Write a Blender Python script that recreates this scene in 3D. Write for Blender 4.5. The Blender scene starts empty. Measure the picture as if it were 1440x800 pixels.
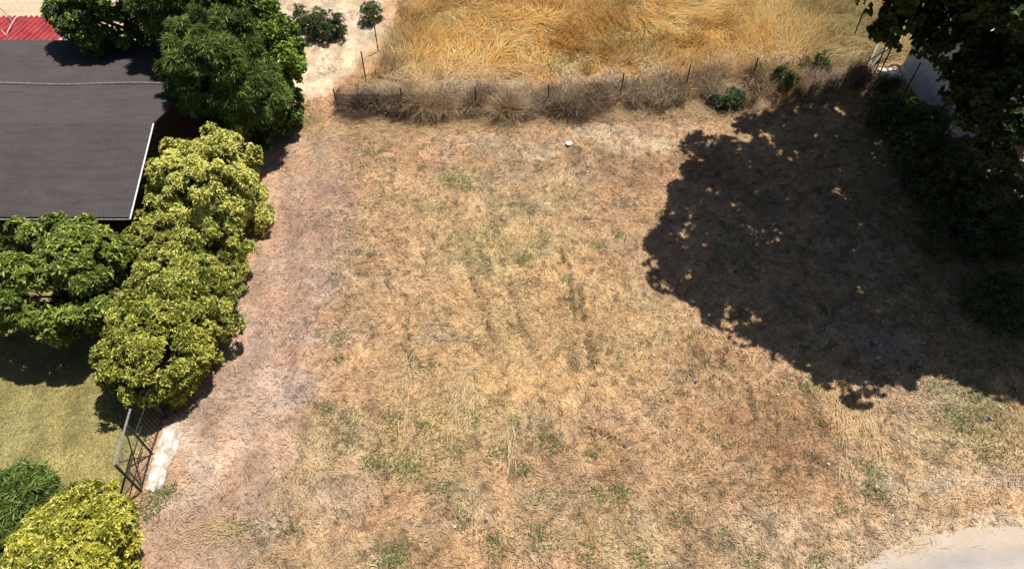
import bpy, math, random
import numpy as np
from mathutils import Vector

# ------------------------------------------------------------------ camera, sky, sun, exposure
scene = bpy.context.scene
COL = scene.collection
CAM_H, PITCH, FPX = 17.0, math.radians(50.0), 1000.0
cam_d = bpy.data.cameras.new('camera')
cam = bpy.data.objects.new('camera', cam_d); COL.objects.link(cam)
cam.location = (0, 0, CAM_H)
cam.rotation_euler = (math.radians(90) - PITCH, 0, 0)
cam_d.sensor_fit = 'HORIZONTAL'; cam_d.sensor_width = 36.0; cam_d.lens = 25.0
cam_d.clip_start = 0.1; cam_d.clip_end = 3000
scene.camera = cam

SUN_DIR = Vector((-0.30, -0.22, -1.0)).normalized()
elev = math.asin(-SUN_DIR.z); azim = math.atan2(-SUN_DIR.x, -SUN_DIR.y)
world = bpy.data.worlds.new("World"); scene.world = world
world.use_nodes = True
nt = world.node_tree; nt.nodes.clear()
wo = nt.nodes.new('ShaderNodeOutputWorld'); bg = nt.nodes.new('ShaderNodeBackground')
sky = nt.nodes.new('ShaderNodeTexSky'); sky.sky_type = 'NISHITA'; sky.sun_disc = False
sky.sun_elevation = elev; sky.sun_rotation = azim
bg.inputs['Strength'].default_value = 0.05
nt.links.new(sky.outputs[0], bg.inputs[0]); nt.links.new(bg.outputs[0], wo.inputs[0])
sun_d = bpy.data.lights.new('sun', 'SUN'); sun_d.energy = 5.0; sun_d.angle = math.radians(0.5)
sun_d.color = (1.0, 0.955, 0.88)
sun = bpy.data.objects.new('sun', sun_d); COL.objects.link(sun)
sun.location = (20, 10, 40); sun.rotation_euler = SUN_DIR.to_track_quat('-Z', 'Y').to_euler()
vs = scene.view_settings
vs.view_transform = 'Standard'; vs.look = 'None'; vs.gamma = 1.0; vs.use_curve_mapping = False
vs.exposure = 0.32
scene.render.engine = 'CYCLES'
scene.cycles.max_bounces = 6; scene.cycles.diffuse_bounces = 3; scene.cycles.transparent_max_bounces = 6

rng = np.random.default_rng(7); random.seed(7)
SP, CP = math.sin(PITCH), math.cos(PITCH)

def P(px, py, z=0.0):
    """ground position (or position at height z) seen at a place in the survey photo"""
    u = (px - 720) / FPX; v = (400 - py) / FPX
    d = (u, CP + v * SP, -SP + v * CP)
    t = (z - CAM_H) / d[2]
    return (d[0] * t, d[1] * t, z)

def G(*pts):
    return np.array([P(a, b)[:2] for a, b in pts])

# ------------------------------------------------------------------ numeric helpers
_tab = np.random.default_rng(99).random((256, 256))
def vnoise(x, y, s=1.0, seed=0):
    x = np.asarray(x) / s + seed * 17.31; y = np.asarray(y) / s + seed * 9.77
    xi = np.floor(x).astype(int); yi = np.floor(y).astype(int)
    fx = x - xi; fy = y - yi; fx = fx * fx * (3 - 2 * fx); fy = fy * fy * (3 - 2 * fy)
    a = _tab[xi % 256, yi % 256]; b = _tab[(xi + 1) % 256, yi % 256]
    c = _tab[xi % 256, (yi + 1) % 256]; d = _tab[(xi + 1) % 256, (yi + 1) % 256]
    return (a * (1 - fx) + b * fx) * (1 - fy) + (c * (1 - fx) + d * fx) * fy
def fbm(x, y, s, seed=0, o=4):
    r = 0; a = .5; t = 0
    for k in range(o):
        r = r + a * vnoise(x, y, s / 2 ** k, seed + k * 3); t += a; a *= .55
    return r / t
def ss(e0, e1, x):
    t = np.clip((x - e0) / (e1 - e0), 0, 1); return t * t * (3 - 2 * t)
def inpoly(x, y, poly):
    r = np.zeros(np.shape(x), bool); n = len(poly); j = n - 1
    for i in range(n):
        xi, yi = poly[i]; xj, yj = poly[j]
        c = ((yi > y) != (yj > y)) & (x < (xj - xi) * (y - yi) / (yj - yi + 1e-12) + xi)
        r ^= c; j = i
    return r
def polydist(x, y, poly):
    """signed distance to a polygon, negative inside"""
    d = np.full(np.shape(x), 1e9)
    n = len(poly)
    for i in range(n):
        ax, ay = poly[i]; bx, by = poly[(i + 1) % n]
        ex, ey = bx - ax, by - ay
        t = np.clip(((x - ax) * ex + (y - ay) * ey) / (ex * ex + ey * ey + 1e-12), 0, 1)
        d = np.minimum(d, np.hypot(x - ax - t * ex, y - ay - t * ey))
    return np.where(inpoly(x, y, poly), -d, d)

# ------------------------------------------------------------------ zones of the ground
Z_SAND = np.array([(-30, 60), (-30, 24.4), (-13, 24.4), (-9, 24.6), (-8.2, 24.0), (-7.2, 24.4), (-6.9, 25.6), (-6.3, 27), (-5.9, 30), (-5.0, 60)])
Z_FIELD = np.array([(-6.6, 23.0), (-1.4, 23.0), (4.2, 23.4), (9.8, 24.3), (14.7, 25.2), (15.0, 26.3), (19, 26.8), (19, 60), (-4.7, 60), (-5.2, 31.5), (-5.4, 28), (-6.2, 25)])
Z_LAWN = np.array([(-30, 14.5), (-9.7, 14.5), (-9.65, 9.8), (-9.6, 7.0), (-9.7, 3), (-9.9, -5), (-30, -5)])
Z_YARD = np.array([(-30, 25), (-9.8, 25), (-9.6, 14.5), (-30, 14.5)])
ROAD = np.array([P(1120, 830)[:2], P(1185, 803)[:2], P(1235, 788)[:2], P(1275, 768)[:2], P(1300, 757)[:2], P(1330, 756)[:2], P(1352, 748)[:2],
                 P(1400, 742)[:2], P(1445, 737)[:2], (14.5, 6.95), (30, 8.6), (80, 12), (80, -30), (-40, -30), (-40, -9), (-6, 0.5), (3, 4.2)])
ROAD_OUT = ROAD

Z_TRACK = G((405, 175), (455, 200), (478, 300), (455, 400), (425, 500), (400, 600), (375, 700), (330, 830), (200, 830), (240, 640), (300, 560), (330, 420), (375, 300))
# blobs: px, py, radius x (m), radius y (m), colour, strength
BLOBS = [
 # pinkish bare track on the left
 (455, 215, 1.6, 1.4, (.33, .235, .165), .8), (440, 300, 1.3, 2.2, (.31, .215, .16), .85), (390, 390, 1.4, 2.0, (.33, .235, .18), .9), (370, 470, 1.3, 1.6, (.34, .245, .19), .9),
 (350, 560, 1.4, 1.3, (.31, .225, .17), .9), (330, 660, 1.4, 1.2, (.32, .23, .17), .8), (300, 770, 1.5, 1.0, (.31, .225, .165), .7),
 (425, 310, .45, .9, (.26, .18, .14), .5), (445, 700, 1.2, .8, (.34, .255, .175), .6), (455, 270, .4, .5, (.22, .15, .12), .6),
 # yellow centre
 (740, 430, 2.6, 3.2, (.47, .315, .155), .6), (690, 330, 2.4, 2.0, (.42, .31, .165), .6), (620, 480, 2.0, 2.2, (.42, .29, .155), .6), (860, 470, 1.6, 2.2, (.44, .31, .165), .6), (650, 560, 1.2, 1.2, (.46, .31, .15), .6), (560, 620, 1.2, 1.0, (.40, .28, .15), .6),
 # brown patches
 (1070, 590, 1.6, 1.3, (.30, .175, .09), .8), (1110, 650, 1.3, 1.0, (.30, .18, .105), .7), (950, 240, 2.6, 1.2, (.34, .21, .12), .75), (800, 230, 2.0, .9, (.33, .215, .13), .6),
 (1010, 520, 1.6, 1.2, (.34, .215, .12), .6), (850, 640, 2.5, 1.2, (.36, .235, .135), .5), (700, 740, 2.5, .8, (.35, .235, .14), .5), (950, 660, 2.5, 1.2, (.35, .225, .13), .55),
 (520, 400, .9, 1.2, (.34, .225, .125), .5), (560, 230, 1.5, .7, (.34, .22, .13), .5), (1120, 700, 2.2, .5, (.33, .21, .125), .5), (520, 200, .9, .4, (.30, .19, .115), .6),
 # pale patches
 (853, 186, 1.3, .42, (.50, .40, .29), .95), (918, 204, 1.2, .42, (.50, .39, .28), .95), (735, 215, .9, .5, (.46, .36, .26), .8), (1035, 205, 1.0, .4, (.42, .31, .22), .6), (930, 180, 2.2, .6, (.42, .30, .20), .6),
 (790, 258, 1.0, .4, (.46, .34, .22), .7), (690, 195, 1.6, .4, (.42, .31, .21), .6), (620, 465, .7, .4, (.40, .30, .21), .7), (475, 470, .7, .6, (.38, .28, .2), .5),
 (1250, 490, 1.1, .9, (.42, .32, .24), .8), (1210, 580, .8, 1.0, (.45, .32, .19), .7), (1180, 560, .7, .9, (.45, .30, .16), .6), (1290, 560, 1.2, .8, (.40, .30, .21), .6),
 (1300, 690, 2.0, .6, (.42, .31, .19), .6), (1180, 760, 2.6, .7, (.43, .32, .21), .7), (1000, 790, 2.0, .5, (.38, .28, .175), .6), (1400, 680, 1.3, .5, (.46, .36, .27), .6), (1320, 700, .8, .3, (.44, .35, .26), .6),
 (287, 640, .62, .62, (.55, .47, .38), .95), (262, 600, .4, .5, (.50, .40, .30), .8), (275, 700, .5, .5, (.45, .36, .28), .7),
 (330, 610, .7, .6, (.44, .33, .26), .6), (380, 560, .5, .7, (.44, .34, .28), .6), (400, 620, .5, .4, (.42, .32, .26), .5), (360, 480, .5, .6, (.46, .36, .3), .6),
 # greenish
 (640, 250, .9, .6, (.27, .25, .12), .7), (770, 280, 1.5, .7, (.33, .28, .14), .5), (690, 350, 1.3, .8, (.32, .28, .14), .5), (560, 640, 1.8, .9, (.29, .25, .13), .55), (680, 600, 1.8, 1.0, (.28, .24, .12), .55),
 (790, 730, 2.2, .6, (.29, .25, .14), .5), (620, 690, 1.0, .5, (.26, .23, .12), .6), (460, 610, .9, 1.0, (.29, .25, .15), .5), (1400, 590, 1.2, 1.1, (.28, .245, .13), .7), (1340, 600, .9, .8, (.30, .255, .14), .6), (1370, 550, 1.2, .6, (.24, .22, .11), .6),
 (1140, 548, .25, .5, (.20, .18, .08), .8), (870, 780, 1.5, .5, (.30, .26, .14), .5), (480, 790, 2.0, .5, (.30, .25, .15), .5), (420, 170, 1.1, 1.6, (.30, .21, .115), .8), (355, 755, .8, .4, (.27, .23, .14), .5), (395, 680, .25, .25, (.2, .19, .1), .6),
]
_b = [(P(a, b)[0], P(a, b)[1], rx, ry, np.array(c), s) for a, b, rx, ry, c, s in BLOBS]

def ground_rgb(x, y):
    x = np.asarray(x, float); y = np.asarray(y, float)
    wx = x + (fbm(x, y, 1.3, 5) - .5) * 1.9; wy = y + (fbm(x, y, 1.3, 15) - .5) * 1.9
    base = np.array([.435, .286, .170])
    c = np.ones(x.shape + (3,)) * base
    n = fbm(x, y, 3.2, 1); c = c * (1 + (n - .5) * .2)[..., None]
    g = ss(.5, .72, fbm(x, y, 1.6, 31)); c = c * (1 - .2 * g[..., None]) + np.array([.30, .26, .14]) * (.2 * g[..., None])
    _pn = fbm(x, y, .7, 29)
    ws = (1 - ss(-.3, .9, polydist(wx, wy, Z_TRACK)))[..., None] * .85
    c = c * (1 - ws) + np.array([.375, .278, .215]) * ws
    for bx, by, rx, ry, bc, s in _b:
        d = ((wx - bx) / rx) ** 2 + ((wy - by) / ry) ** 2
        w = s * (.6 if bc[1] > .83 * bc[0] else 1) * (1 - ss(.25, 1.9, d)) * (.55 + .9 * _pn); c = c * (1 - w[..., None]) + bc * w[..., None]
    def zone(poly, col, soft, seed, amp=.8):
        nonlocal c
        jx = x + (fbm(x, y, .9, seed) - .5) * amp; jy = y + (fbm(x, y, .9, seed + 7) - .5) * amp
        w = 1 - ss(-soft, soft, polydist(jx, jy, poly)); w = w[..., None]
        c = c * (1 - w) + col * w
        return w[..., 0]
    n2 = fbm(x, y, .8, 44)[..., None]
    w = zone(Z_SAND, np.array([.58, .47, .34]) * (.6 + .55 * n2), .35, 3, 1.5)
    far = ss(60, 140, np.hypot(x, y))[..., None]
    zone(Z_FIELD, np.array([.31, .19, .085]) * (.7 + .6 * n2), .2, 8)
    lc = np.array([.275, .245, .105]) * (.7 + .55 * n2)
    zone(Z_LAWN, lc, .12, 9, .35)
    zone(Z_YARD, np.array([.12, .09, .06]) + 0 * n2, .15, 10, .3)
    # dusty verge of the dirt road
    rd = polydist(x + (fbm(x, y, 1.1, 61) - .5) * 1.6, y + (fbm(x, y, 1.1, 62) - .5) * 1.0, ROAD)
    w = .75 * (1 - ss(-.1, .7, rd))[..., None]
    c = c * (1 - w) + np.array([.50, .40, .29]) * w
    # dark furrow lines left by the mower
    for (a, b, wd, s) in FURROWS:
        ex, ey = b[0] - a[0], b[1] - a[1]
        L2 = ex * ex + ey * ey; t = np.clip(((x - a[0]) * ex + (y - a[1]) * ey) / L2, 0, 1)
        dd = np.hypot(x - a[0] - t * ex + (vnoise(x, y, .35, 71) - .5) * .22, y - a[1] - t * ey)
        w = (min(1, s * 1.2) * (1 - ss(wd * .5, wd * 1.5, dd)) * ss(.42, .62, fbm(x, y, .30, 72, 3)))[..., None]
        c = c * (1 - w) + np.array([.23, .155, .08]) * w
    mt_ = np.sin((x + .22 * y + (fbm(x, y, 2.5, 95) - .5) * .9) * 2 * np.pi / 1.15) * ss(.35, .6, fbm(x, y, 3.0, 96)); c = c * (1 + .085 * mt_)[..., None]
    # small scale soil and thatch mottling, plus painted self-shadow flecks of clods and straw
    m = fbm(x, y, .24, 81, 3); m2 = vnoise(x, y, .55, 83); m3 = ss(.60, .78, fbm(x, y, .17, 88, 2))
    lb = ss(-5.0, -6.8, x + (fbm(x, y, 1.2, 19) - .5) * 2)[..., None]; c = c * (1 + lb * np.array([.10, .03, -.02])); m = m + (.5 - m) * .45 * lb[..., 0]; m3 = m3 * (1 - .6 * lb[..., 0])
    c = c * (.66 + .70 * m)[..., None] * (.85 + .3 * m2)[..., None] * (1 - .45 * m3)[..., None]
    hue = (vnoise(x, y, .7, 85) - .5)[..., None] * np.array([.10, 0, -.10]); c = c * (1 + hue)
    return np.clip(c, .01, .85)

def W2(a, b): return P(a, b)[:2]
FURROWS = [(W2(790, 350), W2(812, 455), .10, .8), (W2(812, 400), W2(833, 520), .11, .85), (W2(660, 385), W2(690, 465), .09, .6), (W2(715, 400), W2(735, 475), .09, .6),
           (W2(1128, 535), W2(1162, 610), .14, .9), (W2(1050, 540), W2(1065, 590), .12, .7), (W2(570, 420), W2(580, 520), .05, .5), (W2(825, 600), W2(875, 622), .05, .8), (W2(540, 380), W2(552, 410), .07, .7),
           (W2(650, 745), W2(700, 760), .06, .5), (W2(1265, 560), W2(1240, 600), .10, .4)]

def hgt(x, y):
    x = np.asarray(x, float); y = np.asarray(y, float)
    h = (fbm(x, y, 2.5, 91, 2) - .5) * .10 + (fbm(x, y, .35, 92, 3) - .5) * .13
    for (a, b, wd, s) in FURROWS:
        ex, ey = b[0] - a[0], b[1] - a[1]
        t = np.clip(((x - a[0]) * ex + (y - a[1]) * ey) / (ex * ex + ey * ey), 0, 1)
        dd = np.hypot(x - a[0] - t * ex + (vnoise(x, y, .35, 71) - .5) * .22, y - a[1] - t * ey)
        h = h - .07 * s * (1 - ss(wd * .3, wd * 1.2, dd))
    rd = polydist(x, y, ROAD); k = ss(-.1, .5, rd)
    rough = 1 - .6 * (1 - ss(-.2, .2, polydist(x, y, Z_LAWN)))
    return h * k * rough - .035 * (1 - k)

# ------------------------------------------------------------------ mesh helpers
def mesh_np(name, verts, faces, mat, parent=None, col=None, smooth=False, loc=(0, 0, 0)):
    """verts (N,3); faces (M,k) all of one size; col (N,3) per vertex"""
    verts = np.asarray(verts, np.float32); faces = np.asarray(faces, np.int32)
    me = bpy.data.meshes.new(name); M, k = faces.shape
    me.vertices.add(len(verts)); me.vertices.foreach_set('co', verts.ravel())
    me.loops.add(M * k); me.loops.foreach_set('vertex_index', faces.ravel())
    me.polygons.add(M); me.polygons.foreach_set('loop_start', np.arange(0, M * k, k, dtype=np.int32))
    me.polygons.foreach_set('use_smooth', np.full(M, smooth, bool))
    if col is not None:
        a = me.color_attributes.new('tint', 'FLOAT_COLOR', 'POINT')
        a.data.foreach_set('color', np.concatenate([col, np.ones((len(col), 1))], 1).astype(np.float32).ravel())
    me.update(calc_edges=True)
    me.materials.append(mat)
    o = bpy.data.objects.new(name, me); COL.objects.link(o); o.location = loc
    if parent: o.parent = parent
    return o

class MB:
    """collects polygons of any size for one mesh object"""
    def __init__(s): s.v = []; s.f = []
    def add(s, vs_, fs):
        n = len(s.v); s.v += [tuple(v) for v in vs_]; s.f += [tuple(i + n for i in f) for f in fs]
    def box(s, a, b):
        (x0, y0, z0), (x1, y1, z1) = a, b
        s.add([(x0, y0, z0), (x1, y0, z0), (x1, y1, z0), (x0, y1, z0), (x0, y0, z1), (x1, y0, z1), (x1, y1, z1), (x0, y1, z1)],
              [(3, 2, 1, 0), (4, 5, 6, 7), (0, 1, 5, 4), (1, 2, 6, 5), (2, 3, 7, 6), (3, 0, 4, 7)])
    def tube(s, pts, rad, n=6):
        pts = [Vector(p) for p in pts]
        if not hasattr(rad, '__len__'): rad = [rad] * len(pts)
        base = len(s.v); rings = []
        for i, p in enumerate(pts):
            d = (pts[min(i + 1, len(pts) - 1)] - pts[max(i - 1, 0)]).normalized()
            a = d.cross(Vector((0, 0, 1)) if abs(d.z) < .9 else Vector((1, 0, 0))).normalized(); b = d.cross(a)
            rings.append([p + (a * math.cos(2 * math.pi * k / n) + b * math.sin(2 * math.pi * k / n)) * rad[i] for k in range(n)])
        vs_ = [v for r in rings for v in r]; fs = []
        for i in range(len(pts) - 1):
            for k in range(n):
                fs.append((i * n + k, i * n + (k + 1) % n, (i + 1) * n + (k + 1) % n, (i + 1) * n + k))
        fs.append(tuple(range(n))[::-1]); fs.append(tuple((len(pts) - 1) * n + k for k in range(n)))
        s.add(vs_, fs)
    def build(s, name, mat, parent=None, loc=(0, 0, 0), smooth=False):
        me = bpy.data.meshes.new(name); me.from_pydata(s.v, [], s.f); me.materials.append(mat)
        me.polygons.foreach_set('use_smooth', [smooth] * len(me.polygons)); me.update()
        o = bpy.data.objects.new(name, me); COL.objects.link(o); o.location = loc
        if parent: o.parent = parent
        return o

def tag(o, label=None, cat=None, group=None, kind=None):
    if label: o['label'] = label
    if cat: o['category'] = cat
    if group: o['group'] = group
    if kind: o['kind'] = kind
    return o
def empty(name, loc, label, cat, group=None):
    o = bpy.data.objects.new(name, None); COL.objects.link(o); o.location = loc; o.empty_display_size = .3
    return tag(o, label, cat, group)

# ------------------------------------------------------------------ materials
def mat(name, rough=.9, spec=.3):
    m = bpy.data.materials.new(name); m.use_nodes = True
    b = m.node_tree.nodes['Principled BSDF']; b.inputs['Roughness'].default_value = rough
    b.inputs['Specular IOR Level'].default_value = spec
    return m, m.node_tree, b
def noise_col(name, c1, c2, scale, rough=.9, bump=0, spec=.3, detail=6, stretch=None, metallic=0):
    m, t, b = mat(name, rough, spec)
    tc = t.nodes.new('ShaderNodeTexCoord'); mp = t.nodes.new('ShaderNodeMapping')
    if stretch: mp.inputs['Scale'].default_value = stretch
    n = t.nodes.new('ShaderNodeTexNoise'); n.inputs['Scale'].default_value = scale; n.inputs['Detail'].default_value = detail
    r = t.nodes.new('ShaderNodeValToRGB'); r.color_ramp.elements[0].position = .35; r.color_ramp.elements[1].position = .65
    r.color_ramp.elements[0].color = (*c1, 1); r.color_ramp.elements[1].color = (*c2, 1)
    t.links.new(tc.outputs['Object'], mp.inputs[0]); t.links.new(mp.outputs[0], n.inputs['Vector'])
    t.links.new(n.outputs['Fac'], r.inputs[0]); t.links.new(r.outputs[0], b.inputs['Base Color'])
    b.inputs['Metallic'].default_value = metallic
    if bump:
        bp = t.nodes.new('ShaderNodeBump'); bp.inputs['Strength'].default_value = bump; bp.inputs['Distance'].default_value = .02
        t.links.new(n.outputs['Fac'], bp.inputs['Height']); t.links.new(bp.outputs[0], b.inputs['Normal'])
    return m
def tint_mat(name, rough=.8, spec=.2, transl=0.0, tl=(1, 1, 1), noise=None):
    m, t, b = mat(name, rough, spec)
    a = t.nodes.new('ShaderNodeAttribute'); a.attribute_name = 'tint'
    src = a.outputs['Color']
    if noise:
        tc = t.nodes.new('ShaderNodeTexCoord')
        prev = src
        for sc, lo, hi in noise:
            n = t.nodes.new('ShaderNodeTexNoise'); n.inputs['Scale'].default_value = sc; n.inputs['Detail'].default_value = 5; n.inputs['Roughness'].default_value = .65
            t.links.new(tc.outputs['Object'], n.inputs['Vector'])
            mr = t.nodes.new('ShaderNodeMapRange'); mr.inputs[1].default_value = .3; mr.inputs[2].default_value = .7
            mr.inputs[3].default_value = lo; mr.inputs[4].default_value = hi
            t.links.new(n.outputs['Fac'], mr.inputs[0])
            mx = t.nodes.new('ShaderNodeVectorMath'); mx.operation = 'SCALE'
            t.links.new(prev, mx.inputs[0]); t.links.new(mr.outputs[0], mx.inputs['Scale']); prev = mx.outputs[0]
            last = n
        src = prev
        bp = t.nodes.new('ShaderNodeBump'); bp.inputs['Strength'].default_value = .8; bp.inputs['Distance'].default_value = .03
        t.links.new(last.outputs['Fac'], bp.inputs['Height']); t.links.new(bp.outputs[0], b.inputs['Normal'])
    t.links.new(src, b.inputs['Base Color'])
    if transl:
        tr = t.nodes.new('ShaderNodeBsdfTranslucent'); mx = t.nodes.new('ShaderNodeMixShader'); mx.inputs[0].default_value = transl
        ml = t.nodes.new('ShaderNodeVectorMath'); ml.operation = 'MULTIPLY'; ml.inputs[1].default_value = tl
        t.links.new(src, ml.inputs[0]); t.links.new(ml.outputs[0], tr.inputs['Color'])
        t.links.new(b.outputs[0], mx.inputs[1]); t.links.new(tr.outputs[0], mx.inputs[2])
        t.links.new(mx.outputs[0], t.nodes['Material Output'].inputs['Surface'])
    return m
M_GROUND = tint_mat('dry_ground', .95, .1, noise=[(8, .78, 1.22), (26, .68, 1.32)])
M_ROAD = tint_mat('dusty_concrete', .9, .2, noise=[(2, .94, 1.05), (25, .93, 1.07)])
M_STRAW = tint_mat('straw', .75, .25, .15, (1.0, .9, .7))
M_LEAF = tint_mat('leaf', .55, .35, .22, (1.2, 1.3, .5))
M_DLEAF = tint_mat('dark_leaf', .7, .15, .10, (1.2, 1.3, .5))
M_CONIF = tint_mat('conifer_sprays', .7, .2, .10, (1, 1.2, .5))
M_STONE = tint_mat('limestone', .9, .2)
M_BARK = noise_col('bark', (.06, .042, .03), (.14, .105, .075), 14, .95, .6, stretch=(1, 1, .25))
M_RUST = noise_col('rusty_steel', (.045, .03, .025), (.12, .07, .05), 20, .7, .2)
M_GREYST = noise_col('weathered_galvanised_steel', (.20, .19, .18), (.34, .32, .30), 20, .55, .1, metallic=.3)
M_DARKST = noise_col('dark_painted_steel', (.02, .02, .02), (.05, .045, .04), 12, .6, .1)
M_NET = noise_col('black_shade_net', (.012, .014, .014), (.03, .034, .034), 8, .7)
M_WIRE = noise_col('fence_wire', (.10, .09, .08), (.2, .18, .16), 30, .6, metallic=.4)
M_WALL = noise_col('brown_boards', (.05, .035, .025), (.09, .06, .045), 5, .85, .3, stretch=(8, 8, .4))
M_WHITEW = noise_col('white_render', (.50, .51, .54), (.62, .62, .63), 2.5, .85, .1)
M_TRIM = noise_col('white_metal_trim', (.68, .68, .68), (.8, .8, .8), 6, .45)
M_CONC = noise_col('pale_concrete', (.62, .56, .48), (.80, .76, .70), 3.5, .9, .3)
M_RED = noise_col('red_painted_sheet', (.27, .035, .04), (.42, .07, .075), 3, .45, .05, spec=.5)

# roofing felt: streaks along the slope, faint rolls
m, t, b = mat('roofing_felt', .85, .25)
tc = t.nodes.new('ShaderNodeTexCoord')
def n_(scale, stretch, det=5):
    mp = t.nodes.new('ShaderNodeMapping'); mp.inputs['Scale'].default_value = stretch
    n = t.nodes.new('ShaderNodeTexNoise'); n.inputs['Scale'].default_value = scale; n.inputs['Detail'].default_value = det
    t.links.new(tc.outputs['Object'], mp.inputs[0]); t.links.new(mp.outputs[0], n.inputs['Vector']); return n
na = n_(3.0, (.35, 2.2, 1)); nb_ = n_(22, (4.0, .45, 1), 3); nc = n_(1.0, (1, 1, 1))
def mth(op, a, b_):
    q = t.nodes.new('ShaderNodeMath'); q.operation = op
    for i, s_ in enumerate((a, b_)):
        if isinstance(s_, (int, float)): q.inputs[i].default_value = s_
        else: t.links.new(s_, q.inputs[i])
    return q.outputs[0]
f = mth('ADD', mth('MULTIPLY', na.outputs['Fac'], .24), mth('ADD', mth('MULTIPLY', nb_.outputs['Fac'], .52), mth('MULTIPLY', nc.outputs['Fac'], .24)))
r = t.nodes.new('ShaderNodeValToRGB'); r.color_ramp.elements[0].position = .36; r.color_ramp.elements[1].position = .64
r.color_ramp.elements[0].color = (.048, .040, .041, 1); r.color_ramp.elements[1].color = (.092, .078, .078, 1)
t.links.new(f, r.inputs[0]); t.links.new(r.outputs[0], b.inputs['Base Color'])
bp = t.nodes.new('ShaderNodeBump'); bp.inputs['Strength'].default_value = .5; bp.inputs['Distance'].default_value = .02
t.links.new(f, bp.inputs['Height']); t.links.new(bp.outputs[0], b.inputs['Normal'])
M_FELT = m
M_SEAM = noise_col('seam_tape', (.20, .19, .18), (.40, .38, .36), 9, .8)

# ------------------------------------------------------------------ ground: one sheet out to the horizon
def axis(lo, hi, step, far):
    core = np.arange(lo, hi + step, step)
    g = []; d = step; p = core[-1]
    while p < far: d *= 1.35; p += d; g.append(p)
    h = []; d = step; p = core[0]
    while p > -far: d *= 1.35; p -= d; h.append(p)
    return np.array(h[::-1] + list(core) + g)
ax_x = axis(-15.5, 18.5, .065, 900); ax_y = axis(3.5, 33, .065, 900)
X, Y = np.meshgrid(ax_x, ax_y)
nx, ny = len(ax_x), len(ax_y)
Zg = hgt(X, Y)
idx = np.arange(nx * ny).reshape(ny, nx)
F = np.stack([idx[:-1, :-1], idx[:-1, 1:], idx[1:, 1:], idx[1:, :-1]], -1).reshape(-1, 4)
gr = mesh_np('ground', np.stack([X, Y, Zg], -1).reshape(-1, 3), F, M_GROUND, col=ground_rgb(X, Y).reshape(-1, 3), smooth=True)
tag(gr, kind='structure')

# ------------------------------------------------------------------ road (dusty, pale) in the lower right corner
def road():
    xs = np.concatenate([np.arange(-40, 2, 2.0), np.arange(2, 17, .09), np.arange(17, 80, 2.0)])
    # edge line y(x)
    ex = np.array([-40, -6, 3, P(1120, 830)[0], P(1185, 803)[0], P(1235, 788)[0], P(1275, 768)[0], P(1300, 757)[0], P(1330, 756)[0], P(1352, 748)[0], P(1400, 742)[0], P(1445, 737)[0], 14.5, 30, 80])
    ey = np.array([-9, .5, 4.2, P(1120, 830)[1], P(1185, 803)[1], P(1235, 788)[1], P(1275, 768)[1], P(1300, 757)[1], P(1330, 756)[1], P(1352, 748)[1], P(1400, 742)[1], P(1445, 737)[1], 6.95, 8.6, 12])
    e = np.interp(xs, ex, ey) + (fbm(xs, xs * 0, .5, 3, 5) - .5) * .6
    tt = np.concatenate([np.linspace(0, 1.2, 14), [1.6, 2.2, 3, 4.5, 5.8, 6.3]])
    V = np.zeros((len(tt), len(xs), 3)); 
    for i, t_ in enumerate(tt):
        V[i, :, 0] = xs + t_ * .35; V[i, :, 1] = e - t_
        V[i, :, 2] = .006 + .03 * (ss(0, .5, t_)) 
    id_ = np.arange(len(tt) * len(xs)).reshape(len(tt), len(xs))
    F = np.stack([id_[1:, :-1], id_[1:, 1:], id_[:-1, 1:], id_[:-1, :-1]], -1).reshape(-1, 4)
    x, y = V[..., 0], V[..., 1]
    tr_ = (1 - .16 * (ss(.25, .5, tt) * (1 - ss(.7, 1.0, tt))))[:, None, None]
    c = tr_ * np.array([.45, .40, .37]) * (.78 + .44 * fbm(x, y * 3, 1.0, 9))[..., None]
    w = (.9 * (1 - ss(.0, .9, np.tile(tt[:, None], (1, len(xs))) + (fbm(x, y, .5, 12) - .5) * .8)))[..., None]
    c = c * (1 - w) + np.array([.47, .38, .29]) * w
    return mesh_np('road', V.reshape(-1, 3), F, M_ROAD, col=c.reshape(-1, 3), smooth=True)
tag(road(), kind='structure')

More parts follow.
